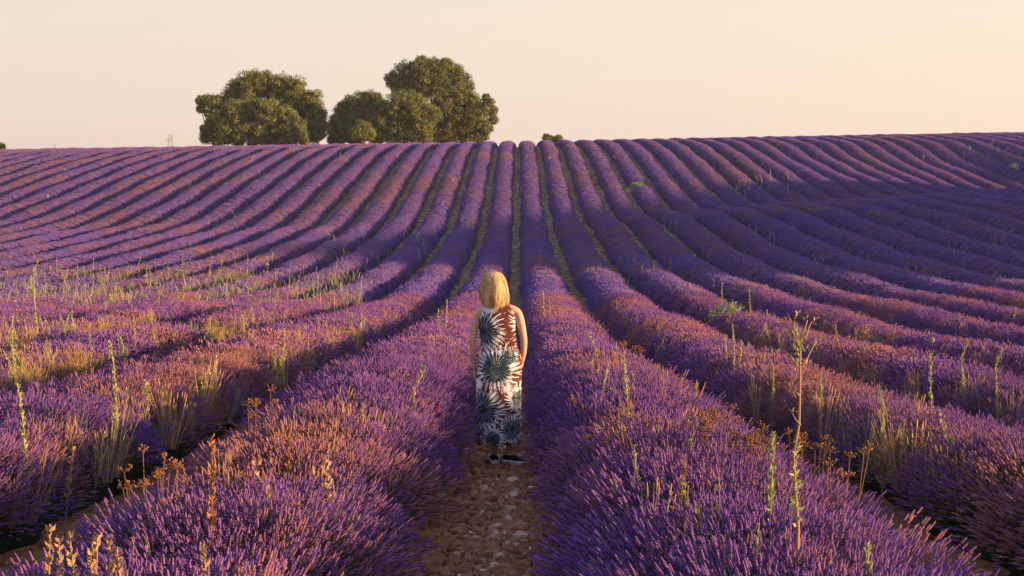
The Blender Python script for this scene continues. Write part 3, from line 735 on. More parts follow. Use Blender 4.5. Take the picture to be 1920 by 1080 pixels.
ws = white + (np.array([.62,.55,.50]) - white)*np.clip(st3, 0, 1)[..., None]*.35
col = col + (ws - col)*inw[..., None]
tc2 = tealc + (white*.7 - tealc)*(core_*.75)[..., None]
col = col + (tc2 - col)*in1[..., None]
dm = mesh_np('dress', np.stack([X.ravel(), Y.ravel(), Zc.ravel()], 1), Fq)
ca = dm.color_attributes.new('dye', 'FLOAT_COLOR', 'POINT')
ca.data.foreach_set('color', np.concatenate([col.reshape(-1, 3), np.ones((col.size//3, 1))], 1).astype(np.float32).ravel())
m, t, p = mat('dyed_cotton', .85, .12); M['dress'] = m
at = N(t, 'ShaderNodeVertexColor'); at.layer_name = 'dye'
t.links.new(at.outputs[0], p.inputs['Base Color']); p.inputs['Sheen Weight'].default_value = .15
tcx = N(t, 'ShaderNodeTexCoord'); n = noise_n(t, 17, 4, tcx.outputs['Object']); bp = N(t, 'ShaderNodeBump'); bp.inputs['Strength'].default_value = .7; bp.inputs['Distance'].default_value = .016
t.links.new(n.outputs[0], bp.inputs['Height']); t.links.new(bp.outputs[0], p.inputs['Normal'])
dm.materials.append(M['dress'])
dress = link('dress', dm, woman)
dress['label'] = 'long sleeveless dress dyed with teal, white and rust bursts'
so = dress.modifiers.new('cloth', 'SOLIDIFY'); so.thickness = .003
# waist cord
m, t, p = mat('cord', .9, .1); M['cord'] = m; p.inputs['Base Color'].default_value = (.50,.40,.30,1)
cb = MB(); pts = []
for q in range(49):
    a = q/48*2*math.pi; sx_ = math.copysign(abs(math.cos(a))**.86, math.cos(a)); sy2 = math.copysign(abs(math.sin(a))**.86, math.sin(a))
    pts.append((sx_*.163, sy2*.112*(1 - .06*(sy2 < 0)), 1.022 + .006*math.cos(a)))
cb.tube(pts, .0045, 6)
cb.tube([(.09,-.101,1.024), (.095,-.112,.99), (.092,-.122,.955)], .003, 5)
cb.tube([(.09,-.101,1.024), (.105,-.110,.985), (.108,-.120,.95)], .003, 5)
cb.build('waist_cord', [M['cord']], dress)

# hair: a bob to the shoulders, shell plus locks
def hair_col(t):
    tcx = N(t, 'ShaderNodeTexCoord'); mp = N(t, 'ShaderNodeMapping'); mp.inputs['Scale'].default_value = (85, 85, 4)
    t.links.new(tcx.outputs['Object'], mp.inputs[0]); n = noise_n(t, 1, 3, mp.outputs[0])
    return ramp_n(t, n.outputs[0], [(.30, (.30,.16,.055)), (.46, (.62,.42,.19)), (.66, (.86,.66,.38))]).outputs[0]
M['hair'] = leafy('blond_hair', hair_col, .12, .42)
hp = [(1.668,.012,.012),(1.662,.045,.045),(1.648,.072,.078),(1.625,.088,.098),(1.59,.100,.112),(1.55,.106,.114),(1.50,.111,.112),(1.45,.109,.100),(1.41,.101,.090),(1.385,.090,.080),(1.36,.074,.070),(1.33,.054,.056)]
hc = -.046
def hair_pt(th_, f, off=0.0):
    z = 1.668 + (1.335 - 1.668)*f; zi = np.array([a[0] for a in hp])[::-1]
    w = float(np.interp(z, zi, [a[1] for a in hp][::-1])) + off; d_ = float(np.interp(z, zi, [a[2] for a in hp][::-1])) + off
    g_ = 1 + .018*math.sin(th_*9 + 1.2*f) + .012*math.sin(th_*17 + 3*f) + f*f*(.06*math.sin(th_*7 + 4) + .04*math.sin(th_*12.0)) - .07*math.exp(-((th_ - 4.62)/.12)**2)*f + .05*math.sin(th_*4 + 5*f)*f
    x, y = math.cos(th_)*w*g_, math.sin(th_)*d_*g_
    if y > .045: y = .045 + (y - .045)*max(0, min(1, (z - 1.585)/.03))
    return Vector((hc + x + .010*f, y - .006, z))
b = MB(); nf, nt_ = 44, 110
for i in range(nf):
    for k in range(nt_): b.v.append(tuple(hair_pt(2*math.pi*k/nt_, (i/(nf-1))**1.25*(.80 + .06*math.sin(2*math.pi*k/nt_*5 + 1) + .03*math.sin(2*math.pi*k/nt_*13)))))
for i in range(nf - 1):
    for k in range(nt_): b.f.append((i*nt_+k, (i+1)*nt_+k, (i+1)*nt_+(k+1)%nt_, i*nt_+(k+1)%nt_)); b.m.append(0)
hair = b.build('hair', [M['hair']], woman)
lk = MB(); rl = random.Random(3)
for q in range(1500):
    th0 = rl.uniform(math.radians(150), math.radians(390)); f0 = rl.uniform(0.0, .45); f1 = rl.uniform(.80, 1.03) + .05*math.sin(th0*4 + 1) + .03*math.sin(th0*11); off = rl.uniform(.000, .012)
    dr = rl.uniform(-.16, .16); pts = []
    for i in range(9):
        f = f0 + (f1 - f0)*i/8; pts.append(hair_pt(th0 + dr*(i/8)**1.5 + .02*math.sin(i*1.3 + q), f, off + (.020*(i/8)**2)*(rl.random() if q % 3 else rl.uniform(-.5, 2.0))))
    n_ = Vector((pts[4].x - hc, pts[4].y, 0)); t_ = (pts[-1] - pts[0]).normalized(); sdv = t_.cross(n_.normalized()).normalized(); wd = rl.uniform(.0008, .0026); bi = len(lk.v)
    for i, p_ in enumerate(pts):
        w_ = wd*math.sin(math.pi*min(.97, max(.12, i/8*.9 + .1))); lk.v += [tuple(p_ - sdv*w_), tuple(p_ + sdv*w_)]
    for i in range(8): lk.f.append((bi+2*i, bi+2*i+1, bi+2*i+3, bi+2*i+2)); lk.m.append(0)
lk.build('locks', [M['hair']], hair)['kind'] = 'stuff'

# canvas sneakers: black uppers on white rubber soles
m, t, p = mat('black_canvas', .85, .2); M['canvas'] = m; p.inputs['Base Color'].default_value = (.012,.012,.014,1)
m, t, p = mat('white_rubber', .55, .4); M['rubber'] = m; tcx = N(t, 'ShaderNodeTexCoord'); n = noise_n(t, 30, 3, tcx.outputs['Object'])
t.links.new(ramp_n(t, n.outputs[0], [(.35, (.52,.50,.48)), (.6, (.74,.73,.72))]).outputs[0], p.inputs['Base Color'])
def sneaker(hx_, hy_, dx_, dy_, lab):
    # s: 0 heel .. 1 toe ; half width, top height, sole height
    sec = [(0,.020,.062,.026),(.03,.030,.074,.027),(.12,.036,.078,.027),(.25,.037,.070,.026),(.40,.038,.078,.024),(.52,.042,.072,.024),(.65,.047,.058,.024),(.78,.048,.048,.025),(.90,.041,.040,.026),(.97,.027,.034,.027),(1.0,.012,.026,.026)]
    L = .245; fwd = Vector((dx_, dy_, 0)).normalized(); rt = Vector((fwd.y, -fwd.x, 0)); o = Vector((hx_, hy_, 0)) - fwd*.055
    up = MB(); n_ = 12
    for (s_, w, hgt, sh) in sec:
        for k in range(n_ + 1):
            a = math.pi*k/n_; open_ = .10 < s_ < .45
            zt = sh - .004 + (hgt - sh)*math.sin(a)**(.7 if not open_ else .45)
            up.v.append(tuple(o + fwd*s_*L + rt*(math.cos(a)*w*(.98 if not open_ else .92)) + Vector((0,0,zt))))
    for i in range(len(sec)-1):
        for k in range(n_): up.f.append((i*(n_+1)+k, i*(n_+1)+k+1, (i+1)*(n_+1)+k+1, (i+1)*(n_+1)+k)); up.m.append(0)
    sh_ = up.build('sneaker', [M['canvas']], woman); sh_['label'] = lab
    so_ = MB(); ring = []
    for (s_, w, hgt, sh) in sec: ring.append((s_, w + .005, sh + .010))
    loop = [(s_, w, sh) for s_, w, sh in ring] + [(s_, -w, sh) for s_, w, sh in reversed(ring)]
    m_ = len(loop)
    for zf in (0, .15, .85, 1):
        for (s_, w, sh) in loop:
            k_ = 1 if .1 < zf < .9 else .97
            so_.v.append(tuple(o + fwd*((s_*L - L/2)*k_ + L/2) + rt*w*k_ + Vector((0,0,sh*zf + (.010*max(0, s_-.8) if zf == 0 else 0)))))
    for r_ in range(3):
        for k in range(m_): so_.f.append((r_*m_+k, r_*m_+(k+1)%m_, (r_+1)*m_+(k+1)%m_, (r_+1)*m_+k)); so_.m.append(0)
    so_.f.append(tuple(range(3*m_, 4*m_))); so_.m.append(0); so_.f.append(tuple(reversed(range(m_)))); so_.m.append(0)
    so_.build('sole', [M['rubber']], sh_)
sneaker(-.036, -.006, -.10, 1, 'left sneaker pointing away up the path')
sneaker(.088, -.004, 1, -.40, 'right sneaker turned out, its white sole seen from the side')
# ------------------------------------------------------------------ weeds, grasses and bushes among the rows
def weed_root(name, u, v, label, cat, group=None, up=.6):
    x, d = pix(u, v, up); r_ = bpy.data.objects.new(name, None); C.objects.link(r_); r_.location = (x, d, h1(x, d)); r_.empty_display_size = .1
    tag(r_, label, cat, group); return r_, x, d
def hgt(d, vt, x):            # height over the ground of something seen at photo line vt at depth d
    return -(vt - HOR)*d/F - h1(x, d)
def curve(Hh, lx=0, hook=0, n=10, wob=.012):
    pts = []; a = rnd.uniform(0, 6)
    for i in range(n + 1):
        f = i/n; x = lx*f*f + wob*math.sin(f*5 + a)*Hh; z = Hh*f
        if hook and f > .8:
            q = (f - .8)/.2; x += hook*math.sin(q*2.6)*.09; z = Hh*.8 + Hh*.2*math.sin(min(q*2.0, 2.5))/1.0
        pts.append(Vector((x, wob*.6*math.cos(f*4 + a)*Hh, z)))
    return pts
def at_(pts, f):
    f = max(0, min(.999, f))*(len(pts) - 1); i = int(f); return pts[i].lerp(pts[i+1], f - i)
def spire(u, vt, vb, label, lean=0, hook=0, fat=1.0, cat='weed', group='tall weed stalks standing in the near rows', kind='green'):
    r_, x, d = weed_root('weed_stalk', u, vb, label, cat, group)
    Hh = max(.5, hgt(d, vt, x)); px = d/F
    ms, ml = {'green': (M['weed'], M['weedleaf']), 'straw': (M['straw'], M['straw']), 'brown': (M['brown'], M['brown'])}[kind]
    pts = curve(Hh, lean*px, hook); b = MB(); r0 = max(.0045, px*.9)*fat
    b.tube(pts, [r0*(1.15 - .6*i/(len(pts)-1)) for i in range(len(pts))], 6)
    b.build('stem', [ms], r_)
    vis = 1 - .42/Hh
    sp = MB(); n_ = int(100*fat)
    for i in range(n_):
        f = rnd.uniform(.42 if kind != 'green' else .35, .99); p_ = at_(pts, f); a = rnd.uniform(0, 6.3); e_ = rnd.uniform(.014, .030)*(1.25 - .6*f)*max(1, px*220/1.4)**.5
        sp.leaf(p_, Vector((math.cos(a)*e_, math.sin(a)*e_, e_*1.5)), e_*.9)
    sp.build('flower_spike', [ms], r_)['kind'] = 'stuff'
    if kind == 'green':
        lf = MB()
        for i in range(int(16*fat)):
            f = rnd.uniform(.18, .60); p_ = at_(pts, f); a = rnd.uniform(0, 6.3); e_ = rnd.uniform(.035, .075)*(1.2 - f)
            lf.leaf(p_, Vector((math.cos(a)*e_, math.sin(a)*e_, e_*rnd.uniform(.5, 1.3))), e_*.38, droop=.1)
        lf.build('leaf', [ml], r_)['kind'] = 'stuff'
    return r_
def umbel(u, vt, vb, label, spread=1.0, heads=9, group='brown dried umbels in the near furrows', up=.55):
    r_, x, d = weed_root('dried_umbel', u, vb, label, 'weed', group, up)
    Hh = max(.35, hgt(d, vt, x)); b = MB(); hd = MB(); px = d/F
    trunk = curve(Hh*.62, 0, 0, 6); b.tube(trunk, [max(.0035, px*.6)]*7, 5)
    for i in range(heads):
        f = rnd.uniform(.35, 1); p0 = at_(trunk, f); a = rnd.uniform(0, 6.3)
        L = rnd.uniform(.12, .30)*spread; tip = p0 + Vector((math.cos(a)*L*.55, math.sin(a)*L*.5, max(.05, Hh*rnd.uniform(.80, 1.0) - p0.z)))
        mid = p0.lerp(tip, .5) + Vector((math.cos(a)*.04, math.sin(a)*.04, -.02)); b.tube([p0, mid, tip], [max(.0022, px*.36)]*3, 4)
        for j in range(14):
            c = rnd.uniform(0, 6.3); q = rnd.uniform(.006, .040); t_ = tip + Vector((math.cos(c)*q, math.sin(c)*q, rnd.uniform(.005, .040)))
            b.tube([tip, t_], [.0014, .0012], 3, cap=False); hd.blob(t_, rnd.uniform(.0035, .0072), 0, .5, sub=1)
    b.build('stem', [M['brown']], r_); hd.build('seed_head', [M['brown']], r_)['kind'] = 'stuff'
    return r_
def puff(u, v, drop, label, rad=5):
    x, d = pix(u, v + drop, .55); r_ = bpy.data.objects.new('seed_puff', None); C.objects.link(r_); r_.location = (x, d, h1(x, d))
    tag(r_, label, 'seed head', 'white seed puffs on thin stalks')
    Hh = hgt(d, v, x); b = MB(); pts = curve(Hh, 0, 0, 5); b.tube(pts, max(.003, d/F*.5), 4); b.build('stem', [M['weed']], r_)
    R = rad*d/F; w = MB(); c = pts[-1]
    for _ in range(90):
        q = Vector((rnd.gauss(0,1), rnd.gauss(0,1), rnd.gauss(0,1))).normalized(); w.leaf(c + q*R*.3, q*R*.7, R*.5)
    w.blob(c, R*.55, 0, .2, sub=1)
    w.build('seed_head', [M['cream']], r_)['kind'] = 'stuff'
# the tall dead weed in the right foreground
r_, x, d = weed_root('branching_weed', 1505, 1045, 'tallest weed in the picture, a bare branching stalk in the right foreground', 'weed')
Hh = hgt(d, 575, x); pu = d/F
def P_(u, v, y=0): return Vector(((u - 1505)*pu, y, hgt(d, v, x)))
st = MB(); tr_ = [Vector((0,0,0)), P_(1509,1000), P_(1503,930,.01), P_(1497,860), P_(1508,800,.015), P_(1506,720), P_(1504,660,-.01), P_(1494,620), P_(1480,588)]
st.tube(tr_, [.0065,.006,.0055,.005,.0045,.004,.0034,.0027,.0015], 7)
st.build('stem', [M['straw']], r_)
br = [[(1504,690),(1488,670),(1474,660),(1458,664)], [(1505,690),(1518,672),(1530,655),(1536,640)], [(1503,655),(1515,640),(1524,612),(1528,604)], [(1497,630),(1484,616),(1474,606),(1466,602)],
      [(1500,640),(1490,640),(1482,612),(1478,604)], [(1502,650),(1510,620),(1516,600)], [(1492,615),(1494,598),(1497,590)], [(1505,745),(1496,735),(1488,742)], [(1507,800),(1500,792),(1494,780)]]
for pl in br:
    b = MB(); b.tube([P_(u_, v_, .02*math.sin(i*2 + u_)) for i, (u_, v_) in enumerate(pl)], [.0034, .0028, .0022, .0014][:len(pl)], 5)
    e_ = P_(*pl[-1])
    for _ in range(4): b.leaf(e_ + Vector((rnd.uniform(-.01,.01), 0, rnd.uniform(-.01,.01))), Vector((rnd.uniform(-.02,.02), rnd.uniform(-.01,.01), rnd.uniform(0,.025))), .008)
    b.build('branch', [M['straw']], r_)
lf = MB()
for _ in range(90):
    f = rnd.uniform(0, 1); p_ = at_([P_(1507,1000), P_(1500,900), P_(1504,830)], f); a = rnd.uniform(0, 6.3); e_ = rnd.uniform(.014, .034)*(1.15 - f*.5)
    lf.leaf(p_, Vector((math.cos(a)*e_, math.sin(a)*e_, e_*rnd.uniform(.2, 1.2))), e_*.42, droop=.1)
for _ in range(60):
    p_ = at_([P_(1504,690), P_(1497,620)], rnd.random()) + Vector((rnd.gauss(0,.012), rnd.gauss(0,.01), rnd.gauss(0,.01))); lf.leaf(p_, Vector((rnd.uniform(-.014,.014), rnd.uniform(-.01,.01), rnd.uniform(.008,.03))), .008)
lf.build('leaf', [M['weed']], r_)['kind'] = 'stuff'
# single stalks in and near the front
T_ = [(1457,815,965,'pale green weed spire in the right foreground, left of the tallest weed',-6,0,1.1,'green'),
      (1646,1030,1075,'short weed spike at the bottom edge, right of the tallest weed',0,0,1.2,'green'),
      (388,825,960,'reddish brown dock spire on the left foreground row',-8,0,1.3,'brown'),
      (62,500,650,'tall mullein stalk rising above everything at the left edge',-3,0,1.5,'green'),
      (14,590,720,'yellow lit weed stalk at the very left edge',3,0,1.5,'green'),
      (26,722,870,'pale weed spire low at the left edge',-6,0,1.4,'green'),
      (206,640,815,'tall yellow weed spire on the second row left of the path',-9,0,1.5,'green'),
      (264,716,782,'short bright green leafy weed right of the tall yellow spire',0,0,1.3,'green'),
      (243,590,660,'thin bare yellow stalk among the left rows',2,0,.8,'straw'),
      (196,650,700,'small yellow weed above the tall yellow spire',0,0,1.0,'green'),
      (374,668,745,'slim grey green weed in the middle of the left rows',0,0,.9,'green'),
      (128,585,640,'weed spike right of the mullein stalk',0,0,1.0,'green'),
      (386,597,650,'yellow weed spike right of the green grass patch',2,0,1.2,'green'),
      (470,576,640,'leafy weed spike in the golden grass left of centre',0,0,1.3,'green'),
      (452,592,640,'shorter spike in the golden grass left of centre',0,0,1.2,'green'),
      (610,602,630,'tiny weed spike by the second furrow left',0,0,.9,'green'),
      (658,588,640,'left one of the weed pair by the second furrow',0,0,1.1,'green'),
      (674,590,640,'right one of the weed pair by the second furrow',0,0,1.1,'green'),
      (822,578,625,'left one of the weed pair behind the woman on the left',0,0,1.0,'green'),
      (836,562,628,'taller right one of the weed pair behind the woman on the left',0,0,1.1,'green'),
      (776,688,785,'drooping weed on the row just left of the woman',-6,1,.9,'green'),
      (497,872,935,'hooked dry stalk curling over on the left foreground row',6,-1,.8,'straw'),
      (614,836,925,'thin dry yellow stalk standing on the left foreground row',-4,0,.8,'straw'),
      (527,800,850,'slanting pink brown stalk beside the hooked one',6,0,.8,'brown'),
      (1021,545,600,'bent pale spire on the row just right of the woman',-4,0,.9,'green'),
      (1120,622,690,'hooked green stalk at the edge of the row right of the woman',0,-1,.9,'green'),
      (1178,662,775,'lit yellow green spire on the row right of the woman',-5,0,1.2,'green'),
      (1356,530,572,'small dark leafy weed by the gap of the second row right',0,0,1.0,'green'),
      (1410,540,598,'thin orange lit stalk right of the gap in the row',-2,0,.9,'green'),
      (1441,582,606,'short stub of a stalk right of the gap in the row',0,0,.8,'green'),
      (1368,628,695,'left stalk of the green weed trio right of centre',-4,0,1.2,'green'),
      (1380,608,705,'tallest stalk of the green weed trio right of centre',-4,0,1.3,'green'),
      (1392,640,700,'right stalk of the green weed trio right of centre',2,0,1.1,'green'),
      (1456,690,752,'stubby pale spire left below the tallest weed head',-3,0,1.2,'green'),
      (1551,702,768,'pale spire right of the tallest weed stem',-8,0,1.1,'green'),
      (1580,606,672,'long bare leaning stalk right of the tallest weed head',-10,0,.8,'straw'),
      (1607,618,655,'thin short stalk right of the long leaning one',2,0,.7,'straw'),
      (1669,756,842,'leafy yellow spire on the second row from the lower right',-8,0,1.2,'green'),
      (1761,665,770,'thin leafy stalk in the right rows under the white puff',-8,0,1.0,'green'),
      (1822,635,760,'left one of the two hooked tall spires near the right edge',-16,1,1.3,'green'),
      (1880,650,762,'right one of the two hooked tall spires near the right edge',-9,1,1.3,'green'),
      (1908,576,612,'pale little spire at the right edge',0,0,1.0,'green'),
      (1677,605,655,'forked dry stalk between the right hand rows',8,0,.7,'straw'),
      (100,845,905,'bent straw arching over the lower left row',26,0,.8,'straw'),
      (1285,860,960,'bare red brown stalk on the right foreground row',3,0,.7,'brown'),
      (1030,560,600,'short pale stalk beside the bent spire right of the woman',2,0,.8,'straw')]
for (u, vt, vb, lab, ln, hk, ft, kd) in T_: spire(u, vt, vb, lab, ln, hk, ft, kind=kd)
for i, (u, vt) in enumerate([(68,1003),(84,1025),(110,1010),(146,1022),(160,1018),(182,1030),(196,1040),(376,1035)]):
    spire(u, vt, 1078, ['cut straw stub leftmost at the bottom edge','short straw stub second from the left at the bottom edge','curved straw stub at the lower left bottom edge','tall straw stub in the lower left bottom row','thin straw stub beside the tall one at the bottom','leaning straw stub right in the lower left row','last straw stub of the lower left row','lone straw stub at the bottom left of the path row'][i],
          rnd.uniform(-8, 8), 0, .8, kind='straw', group='straw stubs at the lower left edge')
for (u, vt, vb, lab, s_, hd) in [(258,862,960,'brown dried umbel in the dark left furrow, widest of its kind',1.3,9),(282,880,950,'brown dried umbel beside the widest one on the left',.9,6),(480,738,832,'slender brown umbel in the dark left furrow further up',.9,6),
      (1332,768,830,'brown umbel nearest the woman in the right furrow',.9,8),(1352,775,838,'brown umbel second in the right furrow clump',.9,8),(1400,805,862,'brown umbel third in the right furrow clump',1,9),(1425,812,868,'brown umbel fourth in the right furrow clump',1,9),
      (1438,835,880,'lowest brown umbel of the right furrow clump',.9,8),(1520,812,905,'brown umbel behind the stem of the tallest weed',1.1,9),(1540,830,915,'brown umbel right of the tallest weed stem',1.1,9),(1582,852,960,'leaning brown umbel with a long stem in the right furrow',1.1,7),
      (1180,640,692,'rusty brown umbel at the furrow right behind the woman',.9,8),(1200,655,700,'smaller rusty umbel right of the other by the furrow',.8,7),(870,655,700,'dry brown umbel at the left hand of the woman',.7,6),(1310,785,840,'low brown umbel at the foot of the right furrow clump',.8,7)]:
    umbel(u, vt, vb, lab, s_, hd)
for (u, v, dr, lab, rd) in [(1755,638,30,'large white seed puff among the right rows',5),(498,497,12,'largest white seed puff in the left middle',5),(370,556,14,'white seed puff right of the orange stalk on the left',4),(190,571,14,'white seed puff low in the left field',4),
      (695,529,10,'white seed puff high on the third row left',3),(90,367,4,'white dot of a puff far up the left slope',2.5),(1030,296,3,'white dot of a puff far up the slope above the path',2),(1303,478,8,'tiny white puff on the right slope',2.5),(1340,536,9,'small white puff right of the dark leafy weed',3),(1492,553,8,'small white puff on the fourth row right',2.5)]:
    puff(u, v, dr, lab, rd)

# low bushes and grass patches that grow where lavender died
def bush(name, u, v, wpx, hpx, label, mt, cat='bush', n=260, up=.25, dy=0, blade=True, x=None, d=None):
    if x is None: x, d = pix(u, v, up)
    r_ = bpy.data.objects.new(name, None); C.objects.link(r_); r_.location = (x, d, h1(x, d)); tag(r_, label, cat)
    w = wpx*d/F/2; hh = hpx*d/F; b = MB(); th_ = max(.006, d/F*1.1)
    for _ in range(n):
        a = rnd.uniform(0, 6.3); q = math.sqrt(rnd.random()); o = Vector((math.cos(a)*w*q*.55, math.sin(a)*w*q*.55, 0)); tip = Vector((math.cos(a)*w*q*rnd.uniform(.9,1.15), math.sin(a)*w*q, hh*(1 - .45*q*q)*rnd.uniform(.7, 1.08)))
        if blade: b.blade([o, o.lerp(tip, .5) + Vector((0,0,.06*hh)), tip], th_*rnd.uniform(.7, 1.4), 0)
        else:
            for j in range(3): b.leaf(o.lerp(tip, rnd.uniform(.35, 1)), Vector((rnd.gauss(0,.5), rnd.gauss(0,.5), rnd.uniform(.2, 1)))*hh*.14, th_*2.6)
    b.build('foliage', [mt], r_)['kind'] = 'stuff'
    sb = MB()
    for _ in range(9):
        a = rnd.uniform(0, 6.3); sb.tube([(0,0,-.03), (math.cos(a)*w*.3, math.sin(a)*w*.3, hh*.4), (math.cos(a)*w*.6, math.sin(a)*w*.6, hh*.7)], [th_*.8, th_*.6, th_*.3], 4)
    sb.build('stem', [M['brown']], r_)
    return r_
bush('grass_patch', 325, 640, 120, 78, 'short bright green grass patch where lavender has died on the left', M['bright'], 'grass patch', 900, .1, d=22.6, x=S*-2.5)
bush('grey_bush', 1308, 600, 84, 66, 'grey green leafy bush filling the gap in the second row right', M['sage'], 'bush', 420, .1, blade=False, d=34.6, x=S*2.5)
bush('sage_clump', 640, 705, 60, 72, 'grey green clump by the broken row end left of the path', M['sage'], 'bush', 260, .1, d=21.6, x=S*-1.5+.35)
bush('yellow_bush', 1637, 408, 32, 26, 'yellow bush standing out in the purple rows at the right', M['bright'], 'bush', 260, .3)
bush('pale_bush', 1194, 352, 34, 15, 'pale lime bush in the gap of a row in the upper centre', M['bright'], 'bush', 260, .1, blade=False, d=111.5, x=S*4.5)
bush('dark_bush', 1086, 322, 26, 10, 'dark low bush between two lengths of a far row', M['weedleaf'], 'bush', 160, .2, blade=False, d=124.5, x=S*2.5)
bush('olive_bush', 1150, 345, 26, 10, 'olive brown low bush in the far row left of the lime bush', M['sage'], 'bush', 160, .2, blade=False, d=119, x=S*3.5)
bush('lime_clump', 485, 478, 26, 14, 'lime green clump on the left middle rows', M['bright'], 'bush', 160, .4, blade=False)
bush('green_clump', 722, 466, 40, 14, 'soft green clump on the third row left of the path', M['grass'], 'bush', 240, .5)
bush('light_plant', 1900, 318, 30, 16, 'light coloured plant far up at the right edge', M['cream'], 'bush', 120, .4)
bush('white_flowers', 35, 446, 60, 16, 'patch of whitish flowers at the far left rows', M['sage'], 'bush', 160, .5, blade=False)
# green umbrella weed on an orange stalk
r_, x, d = weed_root('umbrella_weed', 343, 556, 'weed with a flat bright green head on a thick orange stalk, left middle', 'weed', None, .55)
Hh = hgt(d, 508, x); b = MB(); b.tube([(0,0,0), (0,0,Hh*.6), (-.06,0,Hh*.93)], [.03,.026,.02], 6); b.build('stem', [M['straw']], r_)
b = MB()
for _ in range(200): b.leaf((rnd.gauss(-.16,.13), rnd.gauss(0,.1), Hh*.97 + rnd.gauss(0,.035)), (rnd.uniform(-.05,.05), rnd.uniform(-.05,.05), rnd.uniform(0,.06)), .04)
b.build('flower_head', [M['bright']], r_)['kind'] = 'stuff'

# distant stalks: alike and many, told apart only by where they stand
far_me = []
for q in range(6):
    b = MB(); pts = [Vector((rnd.uniform(-.03,.03)*i + .02*math.sin(i*2.0), 0, i/5)) for i in range(6)]
    b.tube(pts, [.022,.020,.018,.015,.011,.006], 4)
    for _ in range(26):
        f = rnd.uniform(.3, 1); p_ = at_(pts, f); a = rnd.uniform(0, 6.3); b.leaf(p_, (math.cos(a)*.035, math.sin(a)*.035, .04), .03)
    far_me.append(b.mesh('weed_stalk', [M['straw'] if q == 5 else M['weed']]))
def far_stalk(u, vt, vb, label, group):
    x, d = pix(u, vb, .5); Hh = max(.7, hgt(d, vt, x)); o = link('weed_stalk', rnd.choice(far_me)); o.location = (x, d, h1(x, d))
    th_ = max(.45, d/F*46)*.75; o.scale = (th_*rnd.uniform(.8,1.2), th_, Hh); o.rotation_euler = (rnd.uniform(-.05,.05), rnd.uniform(-.08,.08), rnd.uniform(0,6.3)); tag(o, label, 'weed', group)
th = sorted((530*rnd.random()**1.15 - 5, rnd.uniform(515, 575)) for _ in range(66))
spec = []
for (u, vb) in th:
    tall = rnd.random() < .35
    zone = 'at the left edge' if u < 45 else 'right of the mullein stalk' if u < 130 else 'left of the umbrella weed' if u < 300 else 'beside the umbrella weed' if u < 390 else 'right of the umbrella weed' if u < 470 else 'by the large seed puff'
    spec.append((u, vb - u*.035, rnd.uniform(42, 64) if tall else rnd.uniform(18, 38), 'tall yellowish' if tall else 'short pale', 'front' if vb > 555 else 'back' if vb < 535 else 'middle', zone))
for i, (u, vb, hh, kd, fb, zone) in enumerate(spec):
    same = [q for q in spec if q[3:] == (kd, fb, zone)]; n_ = same.index(spec[i]) + 1
    which = '' if len(same) == 1 else ' ' + ORD[n_] + ' from left,'
    far_stalk(u, vb - hh*(1 - u/1100), vb, '%s stalk,%s %s of the thicket %s' % (kd, which, fb, zone), 'weed thicket across the left middle')
def row_name(x):
    k = math.floor(x/S)
    return ('the row just right of the woman' if k == 0 else 'the row just left of the woman' if k == -1 else
            'the %s row right of the woman' % ORD[k + 1] if k > 0 else 'the %s row left of the woman' % ORD[-k])
used = {}
def clusters(lst, lo, hi, kind, group):
    for (u, v, n_, su, sv) in lst:
        n_ = max(2, n_ - 1) if n_ > 3 else n_; pts = sorted((u + rnd.gauss(0, su), v + rnd.gauss(0, sv)) for _ in range(n_))
        x, d = pix(u, v, .5); where = row_name(x)
        far = 'near crest' if d > 135 else 'high up' if d > 105 else 'at slope foot' if d > 75 else 'in hollow' if d > 45 else 'before hollow'
        key = where + far; used[key] = used.get(key, 0) + 1
        if used[key] > 1: far += ', ' + {2: 'second', 3: 'third', 4: 'fourth', 5: 'fifth', 6: 'sixth'}[used[key]] + ' bunch'
        for i, (a, c) in enumerate(pts):
            pos = 'left' if i == 0 else 'right' if i == n_ - 1 else ('middle' if n_ == 3 else ORD[i + 1])
            far_stalk(a, c - rnd.uniform(lo, hi), c, '%s %s, %s one on %s' % (kind.replace('tiny pale weed', 'tiny weed'), far, pos, where.replace('the ', '', 1)), group)
clusters([(625,462,4,12,6),(655,475,5,14,6),(590,510,6,22,10),(640,505,3,8,4),(780,450,5,14,8),(720,490,4,10,6),(800,490,5,14,8),(700,500,3,14,6),(840,520,3,10,6),(512,495,4,20,6),(790,480,3,6,6),(395,430,5,14,5),(870,440,3,8,10)], 12, 26, 'slim weed', 'weed stalks lined up left of the woman')
clusters([(1170,478,5,8,10),(1195,495,7,10,10),(1215,515,6,8,8),(1250,530,5,10,8),(1280,550,6,10,8),(1110,500,3,6,10),(1120,515,5,8,10),(1385,355,5,8,8),(1405,362,5,10,6),(1440,345,3,8,6),(1480,345,4,10,8),(1260,435,3,8,8),
                           (1430,455,5,12,8),(1540,500,4,6,6),(1560,520,3,8,6),(1705,512,5,12,5),(1748,520,3,8,5),(1870,535,3,10,5),(1535,395,5,10,4),(1870,455,5,14,6),(1800,485,3,14,5),(1390,490,4,10,5),(1330,480,3,10,5),(1620,490,3,10,5)], 10, 26, 'thin weed', 'weed stalks down the right hand slope')
clusters([(535,285,6,14,3),(570,285,4,6,4),(470,300,4,10,3),(640,295,3,4,6),(130,325,2,8,3),(1158,300,2,3,3),(1270,315,2,3,3),(1730,300,3,10,4),(1790,310,3,30,6),(1860,282,3,6,4),(850,345,3,8,5),(830,385,4,6,6),(1000,300,2,6,6),(420,285,4,20,3),(1800,290,2,20,6)], 7, 13, 'tiny pale weed', 'tiny stalks near the crest')

